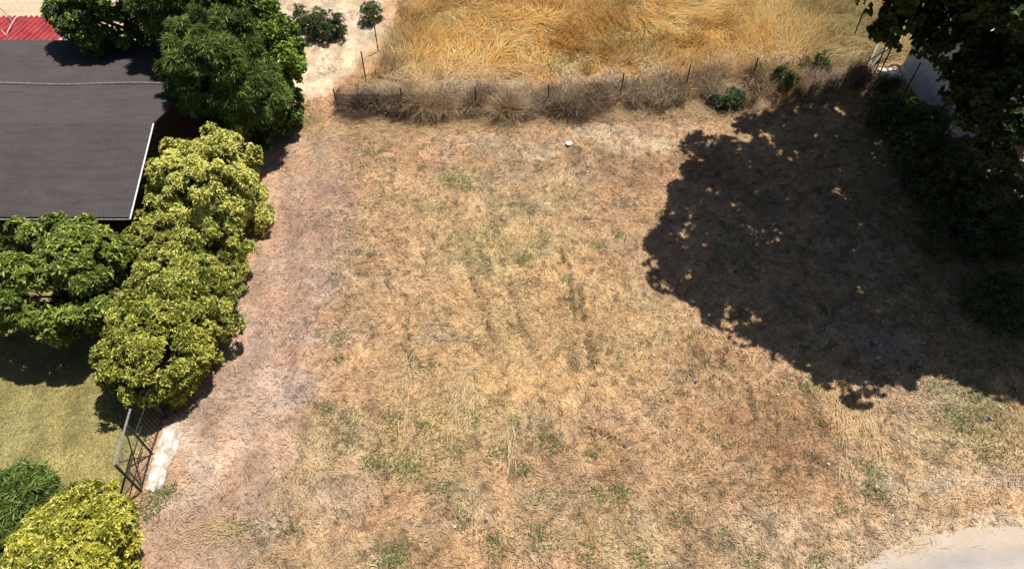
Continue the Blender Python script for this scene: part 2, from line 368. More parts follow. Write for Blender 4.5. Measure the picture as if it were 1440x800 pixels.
# ------------------------------------------------------------------ blades
def blades(name, x, y, z, L, Wd, az, lift, col, mt, curve=.0, seg=2, label=None, cat=None, kind='stuff', parent=None, droop=None):
    n = len(x); L = np.broadcast_to(L, n); Wd = np.broadcast_to(Wd, n); lift = np.broadcast_to(lift, n)
    dx, dy = np.cos(az), np.sin(az); sx, sy = -dy, dx
    rows = []
    px_, py_, pz_ = x.astype(float).copy(), y.astype(float).copy(), np.asarray(z, float).copy()
    a = lift.astype(float).copy(); cz = az.copy()
    hook = rng.normal(0, curve, n)
    dr = 0 if droop is None else droop
    for k in range(seg + 1):
        w = Wd * (1 - (k / seg)) * .5 if k else Wd * .5
        if k == seg:
            rows.append(np.stack([px_, py_, pz_], -1)[:, None, :])
        else:
            rows.append(np.stack([np.stack([px_ - sx * w, py_ - sy * w, pz_], -1), np.stack([px_ + sx * w, py_ + sy * w, pz_], -1)], 1))
            s = L / seg
            px_ = px_ + np.cos(cz) * np.cos(a) * s; py_ = py_ + np.sin(cz) * np.cos(a) * s; pz_ = pz_ + np.sin(a) * s
            a = a - dr; cz = cz + hook
    V = np.concatenate(rows, 1)                      # n, 2*seg+1, 3
    k = V.shape[1]; base = np.arange(n)[:, None] * k
    F = []
    for s in range(seg):
        i = 2 * s
        if s < seg - 1:
            F.append(np.concatenate([base + i, base + i + 1, base + i + 3], 1)); F.append(np.concatenate([base + i, base + i + 3, base + i + 2], 1))
        else:
            F.append(np.concatenate([base + i, base + i + 1, base + i + 2], 1))
    F = np.concatenate(F, 0)
    C = np.repeat(col[:, None, :], k, 1)
    o = mesh_np(name, V.reshape(-1, 3), F, mt, parent=parent, col=C.reshape(-1, 3))
    if label or kind: tag(o, label, cat, None, kind)
    return o

def scatter(x0, x1, y0, y1, n):
    return rng.uniform(x0, x1, n), rng.uniform(y0, y1, n)

# cut straw lying over the mown lot
x, y = scatter(-9.6, 18.5, -0.5, 25.5, 520000)
dens = np.ones(len(x))
dens *= ss(-.45, .35, polydist(x, y, ROAD) + (fbm(x, y, .5, 14) - .5) * 1.3)
dens *= np.where(inpoly(x, y, Z_FIELD), .2, 1) * np.where(inpoly(x, y, Z_LAWN) | inpoly(x, y, Z_YARD), 0, 1)
dens *= np.where(polydist(x, y, Z_SAND) < .2, .12, 1)
leftbare = ss(-4.5, -7.2, x + (fbm(x, y, 1.2, 19) - .5) * 2); dens *= 1 - .55 * leftbare
dens *= .35 + .9 * fbm(x, y, .9, 20)
keep = rng.random(len(x)) < dens; x, y = x[keep], y[keep]; n = len(x)
c = ground_rgb(x, y)
v = rng.random(n)
kx = np.where(v < .24, .52, np.where(v < .60, 1.0, np.where(v < .90, 1.4, 1.85)))[:, None]  # random straw tones; the darkest blades paint in small shadow flecks
c = np.clip(c * kx * np.array([1.04, 1.0, .93]), 0, .8)
L = rng.gamma(3, .038, n).clip(.04, .38); az = rng.uniform(0, 2 * np.pi, n)
swath = fbm(x, y, 2.2, 23) * 6.3; sel = rng.random(n) < .45; az = np.where(sel, swath + rng.normal(0, .5, n), az)
blades('mown_straw', x, y, hgt(x, y) + rng.uniform(.0, .025, n), L, rng.uniform(.009, .024, n), az, rng.normal(.2, .25, n).clip(-.05, .9), c, M_STRAW, curve=.35, seg=2,
       label='short cut straw and thatch strewn over the mown empty lot', cat='dry grass')

# dark dead clods and roots lining the ruts
X_, Y_ = [], []
for (a, b_, wd, s_) in FURROWS:
    L0 = math.hypot(b_[0] - a[0], b_[1] - a[1]); m_ = int(52 * L0 * s_); t_ = rng.random(m_)
    xx = a[0] + (b_[0] - a[0]) * t_; yy = a[1] + (b_[1] - a[1]) * t_; k_ = vnoise(xx, yy, .33, 73) > .42
    X_.append((xx + rng.normal(0, wd * .4, m_))[k_]); Y_.append((yy + rng.normal(0, .05, m_))[k_])
x, y = np.concatenate(X_), np.concatenate(Y_); n = len(x)
blades('rut_litter', x, y, hgt(x, y) + rng.uniform(.03, .09, n), rng.uniform(.05, .16, n), rng.uniform(.02, .045, n), rng.uniform(0, 6.28, n), rng.uniform(-.1, .8, n), np.array([.17, .12, .055]) * rng.uniform(.5, 1.6, (n, 1)), M_STRAW, seg=2,
       label='dark broken clods and dead roots lining thin ruts in the lot', cat='clods')

# long pale straw in drifts
drifts = [(655, 525, 1.0, .12, 1.3, 90), (640, 560, .9, .35, 1.5, 120), (665, 560, .9, .30, 1.7, 60), (285, 755, .9, .4, .2, 110), (325, 745, .7, .3, -.2, 60), (560, 500, .9, .5, -.9, 60), (870, 450, .6, .3, .9, 50), (520, 330, 1.0, .6, -.9, 60),
          (590, 185, 1.6, .35, .35, 260), (500, 190, 1.2, .4, .5, 160), (680, 180, 1.6, .3, .3, 200), (820, 165, 1.6, .25, .3, 220), (940, 152, 1.6, .25, .25, 260), (1100, 138, 1.4, .3, .15, 220), (760, 160, 1.5, .3, .2, 180), (1190, 140, .9, .3, .1, 150),
          (1205, 590, .5, .9, 1.3, 160), (1175, 560, .5, .9, 1.2, 130), (570, 560, .5, .5, 1.4, 60), (710, 620, .3, .6, 1.4, 60), (850, 620, .5, .2, .8, 25), (740, 480, 1.2, 1.0, .4, 160), (1320, 770, .9, .15, .4, 90), (1290, 765, .6, .15, .5, 60), (480, 240, 1.2, 1.0, .6, 90), (640, 420, 2, 1.5, .3, 160)]
X_, Y_, A_, L_ = [], [], [], []
for (a, b_, sx, sy, az0, m_) in drifts:
    p = P(a, b_); X_.append(rng.normal(p[0], sx * .5, m_)); Y_.append(rng.normal(p[1], sy * .5, m_)); A_.append(rng.normal(az0, .5, m_) + np.pi * (rng.random(m_) < .5)); L_.append(rng.uniform(.12, .6, m_))
x, y, az, L = map(np.concatenate, (X_, Y_, A_, L_)); n = len(x)
c = np.array([.56, .41, .21]) * rng.uniform(.65, 1.2, (n, 1))
blades('long_straw', x, y, hgt(x, y) + rng.uniform(.02, .06, n), L, rng.uniform(.010, .018, n), az, rng.normal(.04, .08, n), c, M_STRAW, curve=.18, seg=3,
       label='long pale straw stalks raked into loose drifts on the lot', cat='straw')

# bright upright streak of combed straw in the middle of the lot
X_, Y_, A_ = [], [], []
for (a, b_, a2, b2, m_) in ((655, 522, 635, 610, 80), (668, 535, 655, 600, 40), (648, 524, 672, 521, 40), (575, 500, 568, 600, 60), (720, 600, 715, 660, 35), (1205, 545, 1235, 640, 30), (1180, 560, 1190, 660, 20)):
    p, q_ = P(a, b_), P(a2, b2); t_ = rng.random(m_); X_.append(p[0] + (q_[0] - p[0]) * t_ + rng.normal(0, .09, m_)); Y_.append(p[1] + (q_[1] - p[1]) * t_ + rng.normal(0, .07, m_)); A_.append(rng.normal(math.atan2(q_[1] - p[1], q_[0] - p[0]), .16, m_))
x, y, az = map(np.concatenate, (X_, Y_, A_)); n = len(x)
blades('combed_straw', x, y, hgt(x, y) + rng.uniform(.03, .07, n), rng.uniform(.25, .7, n), rng.uniform(.014, .026, n), az, rng.normal(.02, .06, n), np.array([.60, .45, .26]) * rng.uniform(.7, 1.1, (n, 1)), M_STRAW, curve=.12, seg=3,
       label='bright bundles of long straw combed flat in the middle of the lot', cat='straw')

# green weeds coming through the stubble: patches of small blades
gp = [(645, 250, .55), (590, 238, .18), (655, 265, .3), (622, 293, .45), (690, 335, .5), (680, 365, .3), (480, 468, .22), (478, 505, .18), (472, 480, .15), (606, 515, .2), (665, 595, .45), (640, 640, .4), (700, 640, .35), (770, 625, .4), (725, 595, .2), (618, 690, .4), (555, 650, .5), (560, 780, .4),
      (495, 590, .35), (490, 620, .3), (460, 575, .3), (410, 745, .3), (870, 690, .3), (840, 695, .25), (835, 640, .2), (770, 695, .3), (900, 785, .3), (840, 345, .25), (1140, 545, .3), (1400, 600, .8), (1350, 590, .6), (1370, 555, .7), (1230, 690, .3), (1180, 715, .25), (1020, 755, .3),
      (515, 212, .35), (430, 170, .5), (420, 150, .5), (400, 130, .4), (1310, 540, .5), (1390, 640, .5), (540, 790, .4), (760, 760, .4), (650, 725, .3), (830, 780, .4), (345, 740, .25), (600, 600, .4), (580, 660, .4), (520, 650, .3), (740, 660, .3), (700, 770, .4), (1080, 700, .3), (960, 730, .3),
      (1220, 660, .3), (1060, 790, .4), (1150, 790, .3), (325, 738, .15), (222, 700, .35), (205, 720, .4), (240, 690, .2), (555, 590, .3), (795, 395, .2), (735, 365, .3), (870, 330, .25), (930, 300, .2), (760, 240, .3)]
X_, Y_ = [], []
for a, b_, r_ in gp:
    m_ = int(105 * r_ / .35 * (.5 + random.random())); p = P(a, b_); X_.append(rng.normal(p[0], r_ * .55, m_)); Y_.append(rng.normal(p[1], r_ * .55, m_))
sx_, sy_ = scatter(-6, 15, 5, 22, 26000); k_ = (fbm(sx_, sy_, 1.4, 31) > .53) & (polydist(sx_, sy_, ROAD) > .4) & (vnoise(sx_, sy_, .25, 6) > .5)
X_.append(sx_[k_]); Y_.append(sy_[k_])
# understory weeds in the shade of the big tree
sx_, sy_ = scatter(9.5, 17.5, 11, 24.6, 26000); k_ = rng.random(26000) < ss(9.5, 15, sx_) * ss(.3, .6, fbm(sx_, sy_, 1.2, 34))
X_.append(sx_[k_]); Y_.append(sy_[k_])
x, y = np.concatenate(X_), np.concatenate(Y_); n = len(x)
c = np.array([.125, .18, .06]) * rng.uniform(.5, 1.4, (n, 1)) + np.array([.05, .02, 0]) * rng.random((n, 1))
blades('low_weeds', x, y, hgt(x, y) + .02, rng.uniform(.06, .19, n), rng.uniform(.014, .030, n), rng.uniform(0, 6.28, n), rng.uniform(.2, 1.1, n), c, M_LEAF, seg=2, droop=.5,
       label='small green weeds sprouting through the stubble of the lot', cat='weeds')

# lawn
x, y = scatter(-20, -9.3, 0, 14.5, 165000)
k_ = inpoly(x, y, Z_LAWN); x, y = x[k_], y[k_]; n = len(x)
c = ground_rgb(x, y) * rng.uniform(.7, 1.5, (n, 1)); g_ = (rng.random((n, 1)) < .35) * 1.0
c = c * (1 - g_) + np.array([.19, .20, .065]) * g_ * rng.uniform(.7, 1.3, (n, 1))
blades('lawn_grass', x, y, hgt(x, y), rng.uniform(.04, .10, n), rng.uniform(.008, .016, n), rng.uniform(0, 6.28, n), rng.uniform(.1, 1.0, n), np.clip(c, 0, .7), M_STRAW, seg=2, droop=.4,
       label='short yellowing lawn between the hedge and the left edge', cat='lawn')

# tall golden grass beyond the wire fence, lodged in swirls
x, y = scatter(-6.6, 18.5, 23.2, 42, 215000)
pd = polydist(x, y, Z_FIELD)
dens = (1 - ss(-.6, .1, pd + (fbm(x, y, .9, 53) - .5) * 1.3)) * (1 - .75 * ss(32, 34, y)) * (.55 + .6 * fbm(x, y, 1.5, 50))
keep = rng.random(len(x)) < dens; x, y = x[keep], y[keep]; n = len(x)
hN = fbm(x, y, 2.4, 51)
flow = fbm(x, y, 3.4, 54, 4) * 9.5 + 1.2 + (vnoise(x, y, .45, 56) - .5) * 1.5
fl = ss(.42, .62, fbm(x, y, 2.6, 57)); nearcirc = 1 - ss(1.5, 3.2, np.hypot(x + 1.5, (y - 29) * 1.2)); fl = np.maximum(fl, nearcirc)
az = flow + rng.normal(0, .35 + .6 * (1 - fl), n)
lift = np.where(fl > .5, rng.normal(.25, .2, n), rng.normal(1.0, .25, n)).clip(.05, 1.5)
cA, cB, cC = np.array([.70, .37, .10]), np.array([.76, .50, .19]), np.array([.50, .25, .08])
w1 = ss(.35, .65, fbm(x, y, 1.7, 58))[:, None]; r3 = rng.random((n, 1))
c = cA * (1 - w1) + cB * w1; c = np.where(r3 < .25, cC, c) * rng.uniform(.5, 1.55, (n, 1)); c = np.where(r3 > .88, np.array([.66, .52, .30]), c)
near = (1 - ss(24.6, 26.2, y))[:, None]; c = c * (1 - .7 * near) + np.array([.50, .36, .19]) * .7 * near * rng.uniform(.7, 1.3, (n, 1))
left_ = (1 - ss(-5.6, -4.4, x + (y - 27) * -.1 + (fbm(x, y, .8, 6) - .5) * 2))[:, None]; c = c * (1 - .7 * left_) + np.array([.36, .27, .18]) * .7 * left_ * rng.uniform(.6, 1.3, (n, 1))
gg = (ss(.56, .66, fbm(x, y, 1.5, 59)) * .6)[:, None] * (rng.random((n, 1)) < .6); c = c * (1 - gg) + np.array([.30, .25, .10]) * gg
right_ = ss(11.5, 14.5, x + (fbm(x, y, 1, 3) - .5) * 2)[:, None] * .75; c = c * (1 - right_) + np.array([.27, .235, .11]) * right_ * rng.uniform(.5, 1.5, (n, 1))
blades('tall_dry_grass', x, y, hgt(x, y) + rng.uniform(0, .25, n) * (fl > .5), rng.uniform(.4, 1.35, n), rng.uniform(.012, .030, n), az, lift, np.clip(c, 0, .75), M_STRAW, curve=.22, seg=3, droop=.30,
       label='tall golden dry grass flattened in swirls beyond the wire fence', cat='tall grass')

# dead grey-brown brush tangled along the wire fence
fence_pts = [(-6.75, 23.0), (-4.27, 22.95), (-1.41, 22.95), (1.4, 23.2), (4.25, 23.7), (6.95, 24.3), (9.7, 24.8), (12.2, 25.2), (15.0, 25.6)]
fx, fy = np.array(fence_pts).T
bfx = np.array([-6.95, -4, 0, 2, 5, 8, 10.5, 12.2, 14.8]); bfy = np.array([22.95, 22.8, 22.55, 22.75, 23.1, 23.2, 23.7, 24.1, 24.8])
n = 52000
x = rng.uniform(-6.95, 14.8, n); y0_ = np.interp(x, bfx, bfy); y1_ = np.interp(x, fx, fy) + .9
y = y0_ + (y1_ - y0_) * rng.beta(1.2, 1.5, n) + (fbm(x, x * 0, 1.0, 66) - .5) * .9
kd = rng.random(n) < ss(.38, .62, fbm(x, y, .9, 67)) * .9 + .06; x, y = x[kd], y[kd]; n = len(x)
c = np.array([.15, .095, .055]) * rng.uniform(.4, 1.6, (n, 1))
gz = ss(.45, .65, fbm(x, y, 1.6, 68))[:, None]; c = c * (1 - gz) + np.array([.23, .17, .125]) * gz * rng.uniform(.6, 1.3, (n, 1))
pal = ((rng.random((n, 1)) < .2 + .35 * (fbm(x, y, .7, 3)[:, None] > .55)) | ((x[:, None] > .2) & (x[:, None] < 3.6) & (rng.random((n, 1)) < .4))) * 1.0; c = c * (1 - pal) + np.array([.50, .38, .25]) * pal * rng.uniform(.6, 1.2, (n, 1))
hh = (.2 + 1.15 * fbm(x, y * .7, .8, 69))
blades('dead_brush', x, y, hgt(x, y) + rng.uniform(0, .45, n), rng.uniform(.3, .95, n) * hh, rng.uniform(.010, .022, n), rng.uniform(0, 6.28, n), rng.uniform(.3, 1.5, n), np.clip(c, 0, .7), M_STRAW, curve=.5, seg=3, droop=.35,
       label='tangled dead brown brush growing along the wire fence', cat='dead brush')

NCL = 46; cxs = np.sort(rng.uniform(-6.7, 14.6, NCL)); X_, Y_, Z_, A_, Q_, L_, C_ = [], [], [], [], [], [], []
tones = [(.52, .40, .25), (.17, .11, .07), (.20, .15, .115), (.18, .115, .07), (.46, .33, .19), (.11, .068, .042), (.30, .19, .10), (.25, .20, .16)]
for i, cx_ in enumerate(cxs):
    y0_ = np.interp(cx_, bfx, bfy); y1_ = np.interp(cx_, fx, fy) + .8; cy_ = rng.uniform(y0_ + .15, y1_); r_ = rng.uniform(.25, .75); h_ = rng.uniform(.35, 1.0); m_ = int(800 * r_ / .45)
    a_ = rng.uniform(0, 6.28, m_); q_ = r_ * .6 * np.sqrt(rng.random(m_)); X_.append(cx_ + np.cos(a_) * q_); Y_.append(cy_ + np.sin(a_) * q_)
    A_.append(a_ + rng.normal(0, .5, m_)); Q_.append(np.clip(1.45 - q_ / r_ * 1.3 + rng.normal(0, .25, m_), .15, 1.6)); L_.append(h_ * rng.uniform(.6, 1.25, m_)); Z_.append(rng.uniform(0, .25, m_))
    C_.append(np.array(tones[rng.integers(0, 8)]) * rng.uniform(.5, 1.5, (m_, 1)))
x, y, z_, az, q_, L, c = map(np.concatenate, (X_, Y_, Z_, A_, Q_, L_, C_)); n = len(x)
blades('dead_bushes', x, y, hgt(x, y) + z_, L, rng.uniform(.011, .024, n), az, q_, np.clip(c, 0, .7), M_STRAW, curve=.45, seg=3, droop=.38,
       label='rounded clumps of dead shrubby stems matted along the wire fence', cat='dead bushes')
# straw spilling from the foot of the brush
n = 6500; x = rng.uniform(-6.9, 14.8, n); y = np.interp(x, bfx, bfy) + rng.normal(-.15, .28, n)
c = np.array([.52, .37, .21]) * rng.uniform(.55, 1.2, (n, 1))
blades('fence_foot_straw', x, y, hgt(x, y) + rng.uniform(.02, .12, n), rng.uniform(.2, .8, n), rng.uniform(.010, .018, n), rng.normal(.2, .7, n) + np.pi * (rng.random(n) < .5), rng.normal(.15, .25, n), c, M_STRAW, curve=.3, seg=3, droop=.1,
       label='long straw spilling onto the bare soil at the foot of the brush', cat='straw')

# pale dry seed heads (small bushy tufts) behind the brush
n = 7000; x = rng.uniform(-5, 12, n); y = np.interp(x, fx, fy) + rng.gamma(4, .30, n)
kd = fbm(x, y, .8, 75) > .52; x, y = x[kd], y[kd]; n = len(x)
c = np.array([.52, .43, .31]) * rng.uniform(.7, 1.2, (n, 1))
blades('dry_seed_heads', x, y, hgt(x, y) + rng.uniform(.3, .75, n), rng.uniform(.08, .22, n), rng.uniform(.02, .04, n), rng.uniform(0, 6.28, n), rng.uniform(-.3, 1.3, n), c, M_STRAW, curve=.3, seg=2, droop=.4,
       label='pale bleached seed heads standing behind the dead brush', cat='seed heads')

# sparse scrub on the sandy corner
n = 9000; x = rng.uniform(-16, -5, n); y = rng.uniform(23.5, 34, n)
kd = (polydist(x, y, Z_SAND) < .8) & (fbm(x, y, .9, 76) > .56); x, y = x[kd], y[kd]; n = len(x)
c = np.array([.30, .24, .15]) * rng.uniform(.5, 1.4, (n, 1)); g_ = (rng.random((n, 1)) < .3) * 1.; c = c * (1 - g_) + np.array([.15, .17, .07]) * g_
blades('sand_scrub', x, y, hgt(x, y), rng.uniform(.1, .35, n), rng.uniform(.01, .02, n), rng.uniform(0, 6.28, n), rng.uniform(.2, 1.3, n), c, M_STRAW, curve=.3, seg=2, droop=.3,
       label='sparse dry scrub dotting the pale sand at the top left', cat='scrub')

# stones
def stone_shape(seed, rough=.22):
    r_ = np.random.default_rng(seed); import bmesh
    bm = bmesh.new(); bmesh.ops.create_icosphere(bm, subdivisions=1, radius=1)
    V = np.array([v.co[:] for v in bm.verts]); F = np.array([[v.index for v in f.verts] for f in bm.faces]); bm.free()
    V = V * r_.uniform(1 - rough, 1 + rough, (len(V), 1)) * np.array([1, r_.uniform(.6, .95), r_.uniform(.45, .7)])
    return V, F
shapes = [stone_shape(s) for s in range(5)]
def gravel(name, x, y, s, col, label):
    VV, FF, CC = [], [], []; n0 = 0
    for i in range(len(x)):
        V, F = shapes[i % 5]; a = rng.uniform(0, 6.28); ca, sa = math.cos(a), math.sin(a)
        W_ = np.stack([V[:, 0] * ca - V[:, 1] * sa, V[:, 0] * sa + V[:, 1] * ca, V[:, 2]], 1) * s[i] + np.array([x[i], y[i], float(hgt(x[i], y[i])) + s[i] * .4])
        VV.append(W_); FF.append(F + n0); n0 += len(V); CC.append(np.tile(col[i], (len(V), 1)))
    return tag(mesh_np(name, np.concatenate(VV), np.concatenate(FF), M_STONE, col=np.concatenate(CC)), label, 'gravel', None, 'stuff')
x1, y1 = scatter(-8, 15, 5, 22.5, 650); x2, y2 = scatter(8.5, 14.5, 6.3, 13.5, 900)
x, y = np.concatenate([x1, x2]), np.concatenate([y1, y2]); k_ = polydist(x, y, ROAD) > .2; x, y = x[k_], y[k_]; n = len(x)
gravel('gravel', x, y, rng.gamma(2.2, .008, n).clip(.008, .035), np.array([.66, .58, .48]) * rng.uniform(.5, 1.15, (n, 1)), 'tiny pale stones scattered through the stubble')
V, F = shapes[0]
proto = None
M_PEB = noise_col('pale_stone', (.42, .37, .31), (.60, .55, .48), 6, .9)
stone_px = [(1405, 573), (1345, 585), (1312, 578), (1385, 608), (1420, 600), (1165, 652), (1196, 587), (1264, 627), (1247, 663), (1218, 665), (1094, 555), (1277, 665), (559, 721), (1041, 718), (943, 619), (895, 535), (462, 555), (440, 292), (425, 276), (394, 500), (408, 473), (360, 735), (370, 750), (1230, 482), (1300, 482), (1340, 470), (1355, 520), (1430, 550), (1290, 520), (1050, 520), (964, 446), (640, 740)]
for i, (a, b_) in enumerate(stone_px):
    p = P(a, b_); s = random.uniform(.025, .05)
    if proto is None:
        proto = MB(); proto.add(V, [tuple(f) for f in F]); proto = proto.build('stone', M_PEB); o = proto
    else:
        o = proto.copy(); COL.objects.link(o)
    o.location = (p[0], p[1], float(hgt(p[0], p[1])) + s * .45); o.scale = (s * random.uniform(.7, 1.1), s, s * .9); o.rotation_euler = (random.uniform(-.3, .3), random.uniform(-.3, .3), random.uniform(0, 6))
    tag(o, 'small pale stone lying loose on the mown dry lot', 'stone', 'loose pale stones on the lot')

# ------------------------------------------------------------------ foliage
def unit(n):
    v = rng.normal(0, 1, (n, 3)); return v / np.linalg.norm(v, axis=1, keepdims=True)
def leafcloud(name, lumps, n_cl, per, L, Wd, cols, mt, parent, sub=.35, spread=.9, inner=.18, low=-.85, tip=None, tipf=.0, L_var=.35, floor=.05, nsub=None, droop=0.0, cup=.12, hollow=0):
    """lumps: (cx,cy,cz,rx,ry,rz) in world coordinates; leaf rosettes sit on small clumps spread over the lumps"""
    lumps = np.array(lumps, float); A = (lumps[:, 3] * lumps[:, 5] + lumps[:, 3] * lumps[:, 4]); A /= A.sum()
    ns = nsub or int(60 * len(lumps))
    li = rng.choice(len(lumps), ns, p=A); d = unit(ns); d[:, 2] = np.where(d[:, 2] < low, -d[:, 2], d[:, 2])
    ctr = lumps[li, :3]; rad = lumps[li, 3:]
    f = rng.uniform(.66, 1.05, ns)[:, None]
    sp_ = rng.random(ns) < .10; f = np.where(sp_[:, None], f + .22, f)
    sc = ctr + d * rad * f; sr = sub * rng.uniform(.45, 1.5, ns) * np.where(sp_, .6, 1)
    # drop clumps buried in another lump
    deep = np.zeros(ns, bool)
    for k in range(len(lumps)):
        q = (((sc - lumps[k, :3]) / lumps[k, 3:]) ** 2).sum(1); deep |= (q < .45) & (li != k)
    sc, sr, d = sc[~deep], sr[~deep], d[~deep]; tone = rng.uniform(0, 1, len(sc))
    si = rng.integers(0, len(sc), n_cl)
    e = unit(n_cl) + d[si] * .8; e /= np.linalg.norm(e, axis=1, keepdims=True)
    ishell = rng.random(n_cl) < inner
    pos = sc[si] + e * (sr[si] * np.where(ishell, rng.uniform(.1, .8, n_cl), rng.uniform(.85, 1.1, n_cl)))[:, None]
    k_ = pos[:, 2] > floor; pos, e, si, ishell = pos[k_], e[k_], si[k_], ishell[k_]; n = len(pos)
    up = np.array([0, 0, 1.0])
    nn = e * .7 + up * .6 + unit(n) * .3; nn /= np.linalg.norm(nn, axis=1, keepdims=True)
    # leaves
    N = n * per; nn = np.repeat(nn, per, 0); pp = np.repeat(pos, per, 0); sh = np.repeat(ishell, per); ti = np.repeat(tone[si], per)
    tv = np.cross(nn, unit(N)); tv /= np.linalg.norm(tv, axis=1, keepdims=True)
    dirv = nn * rng.uniform(.05, 1.0, (N, 1)) * (1.1 - spread * .6) + tv * spread - up * droop; dirv /= np.linalg.norm(dirv, axis=1, keepdims=True)
    side = np.cross(dirv, nn); side /= np.linalg.norm(side, axis=1, keepdims=True) + 1e-9
    nrm = np.cross(side, dirv)
    ll = L * (1 + rng.uniform(-L_var, L_var, (N, 1))); ww = Wd * (ll / L) * rng.uniform(.8, 1.2, (N, 1))
    b0 = pp + unit(N) * L * .15
    mid = b0 + dirv * ll * .48
    V = np.stack([b0, mid - side * ww * .5 + nrm * ww * cup * 2, b0 + dirv * ll - nrm * ll * .12, mid + side * ww * .5 + nrm * ww * cup * 2], 1)
    F = np.arange(N * 4).reshape(N, 4)
    F = np.concatenate([F[:, [0, 1, 2]], F[:, [0, 2, 3]]], 0)
    c0, c1 = np.array(cols[0]), np.array(cols[1])
    mixv = np.clip(ti * .9 + rng.uniform(-.3, .4, N), 0, 1)[:, None]
    C = c0 * (1 - mixv) + c1 * mixv
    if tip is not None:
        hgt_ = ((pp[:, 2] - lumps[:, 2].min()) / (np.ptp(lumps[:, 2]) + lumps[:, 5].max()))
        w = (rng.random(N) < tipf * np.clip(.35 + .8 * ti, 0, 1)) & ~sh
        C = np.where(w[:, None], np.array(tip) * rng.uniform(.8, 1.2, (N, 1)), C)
    C = C * rng.uniform(.8, 1.2, (N, 1))
    C = np.repeat(C[:, None, :], 4, 1).reshape(-1, 3)
    px_, py_, pz_ = parent.location
    return mesh_np(name, V.reshape(-1, 3) - np.array([px_, py_, pz_]), F, mt, parent=parent, col=np.clip(C, 0, .8))

def trunk(parent, h, r0, limbs, spread, mt=None, up=.5, name='trunk', lean=(0, 0), seed=0, sub=2):
    """tapered stem with limbs, in the parent's own coordinates"""
    rr = random.Random(seed); m = MB()
    top = Vector((lean[0], lean[1], h))
    pts = [Vector((0, 0, -.05))] + [Vector((lean[0] * t_ + rr.uniform(-.04, .04) * h * .3, lean[1] * t_ + rr.uniform(-.04, .04) * h * .3, h * t_)) for t_ in (.33, .66, 1)]
    m.tube(pts, [r0 * 1.25, r0, r0 * .85, r0 * .6], 9)
    for i in range(limbs):
        a = 2 * math.pi * i / limbs + rr.uniform(-.4, .4); t_ = rr.uniform(.55, 1)
        b0 = pts[0].lerp(pts[-1], t_); L = spread * rr.uniform(.7, 1.05)
        e = b0 + Vector((math.cos(a) * L, math.sin(a) * L, L * up * rr.uniform(.6, 1.5)))
        md = b0.lerp(e, .5) + Vector((rr.uniform(-.1, .1), rr.uniform(-.1, .1), .12)) * L
        m.tube([b0, md, e], [r0 * .5, r0 * .33, r0 * .08], 6)
        for k in range(sub):
            s0 = b0.lerp(e, rr.uniform(.35, .8)) + Vector((0, 0, .05 * L)); a2 = a + rr.uniform(-1.1, 1.1)
            e2 = s0 + Vector((math.cos(a2), math.sin(a2), rr.uniform(.2, 1.0))) * L * .45
            m.tube([s0, s0.lerp(e2, .5) + Vector((0, 0, .04 * L)), e2], [r0 * .2, r0 * .13, r0 * .04], 5)
    return m.build(name, mt or M_BARK, parent, smooth=True)

def lumpset(cx, cy, cz, rx, ry, rz, k, f=.55, jit=.5, seed=0):
    r_ = np.random.default_rng(seed); L = [(cx, cy, cz, rx * .8, ry * .8, rz * .82)]
    for i in range(k):
        a = 2 * math.pi * (i + r_.uniform(-.3, .3)) / k; e = r_.uniform(-.35, .9)
        L.append((cx + math.cos(a) * rx * jit * math.cos(e), cy + math.sin(a) * ry * jit * math.cos(e), max(cz + math.sin(e) * rz * jit, .35), rx * f * r_.uniform(.8, 1.15), ry * f * r_.uniform(.8, 1.15), rz * f * r_.uniform(.85, 1.1)))
    return L

YT = (.46, .44, .11)
def shrub(px, py, cz, r, rz, label, cols, tip, tipf, seed, n_cl=4200, L=.10, Wd=.036, name='hedge_shrub', rxy=None, extra=None, sub=.21, group='yellow-green shrubs of the hedge row', mt=M_LEAF, **kw):
    c = P(px, py, cz); rx, ry = rxy or (r, r)
    o = empty(name, (c[0], c[1], 0), label, 'shrub', group)
    trunk(o, max(.5, cz * .6), .05, 7, r * .7, seed=seed, up=.9)
    L_ = lumpset(c[0], c[1], cz, rx * 1.05, ry * 1.05, rz, 10, seed=seed, f=.6) + [(c[0] + math.cos(k_ * 1.05) * rx * .5, c[1] + math.sin(k_ * 1.05) * ry * .5, .5, rx * .5, ry * .5, .55) for k_ in range(6)] + (extra or [])
    leafcloud('crown', L_, int(n_cl * 1.25), 9, L, Wd, cols, mt, o, sub=sub, tip=tip, tipf=tipf, nsub=620, **kw)
    return o
c_yel = [(.13, .15, .018), (.38, .38, .05)]
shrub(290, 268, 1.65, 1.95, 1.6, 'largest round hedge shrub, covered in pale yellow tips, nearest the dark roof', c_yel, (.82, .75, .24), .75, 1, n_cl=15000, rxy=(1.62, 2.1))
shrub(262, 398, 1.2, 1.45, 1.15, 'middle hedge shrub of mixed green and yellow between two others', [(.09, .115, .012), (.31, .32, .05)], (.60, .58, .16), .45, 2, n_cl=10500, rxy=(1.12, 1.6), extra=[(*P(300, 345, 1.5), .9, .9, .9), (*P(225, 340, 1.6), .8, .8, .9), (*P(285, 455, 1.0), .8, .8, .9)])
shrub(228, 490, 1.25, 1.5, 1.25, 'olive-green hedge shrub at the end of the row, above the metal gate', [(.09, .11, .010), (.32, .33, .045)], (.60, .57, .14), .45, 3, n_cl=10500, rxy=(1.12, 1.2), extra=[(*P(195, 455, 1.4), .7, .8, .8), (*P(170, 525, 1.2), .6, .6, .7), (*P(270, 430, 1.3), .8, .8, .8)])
shrub(104, 772, 1.1, 1.45, 1.2, 'bright yellow-green shrub in the bottom left corner', [(.12, .14, .012), (.34, .33, .03)], (.62, .57, .12), .55, 5, n_cl=10000, rxy=(1.08, 1.1), group=None)
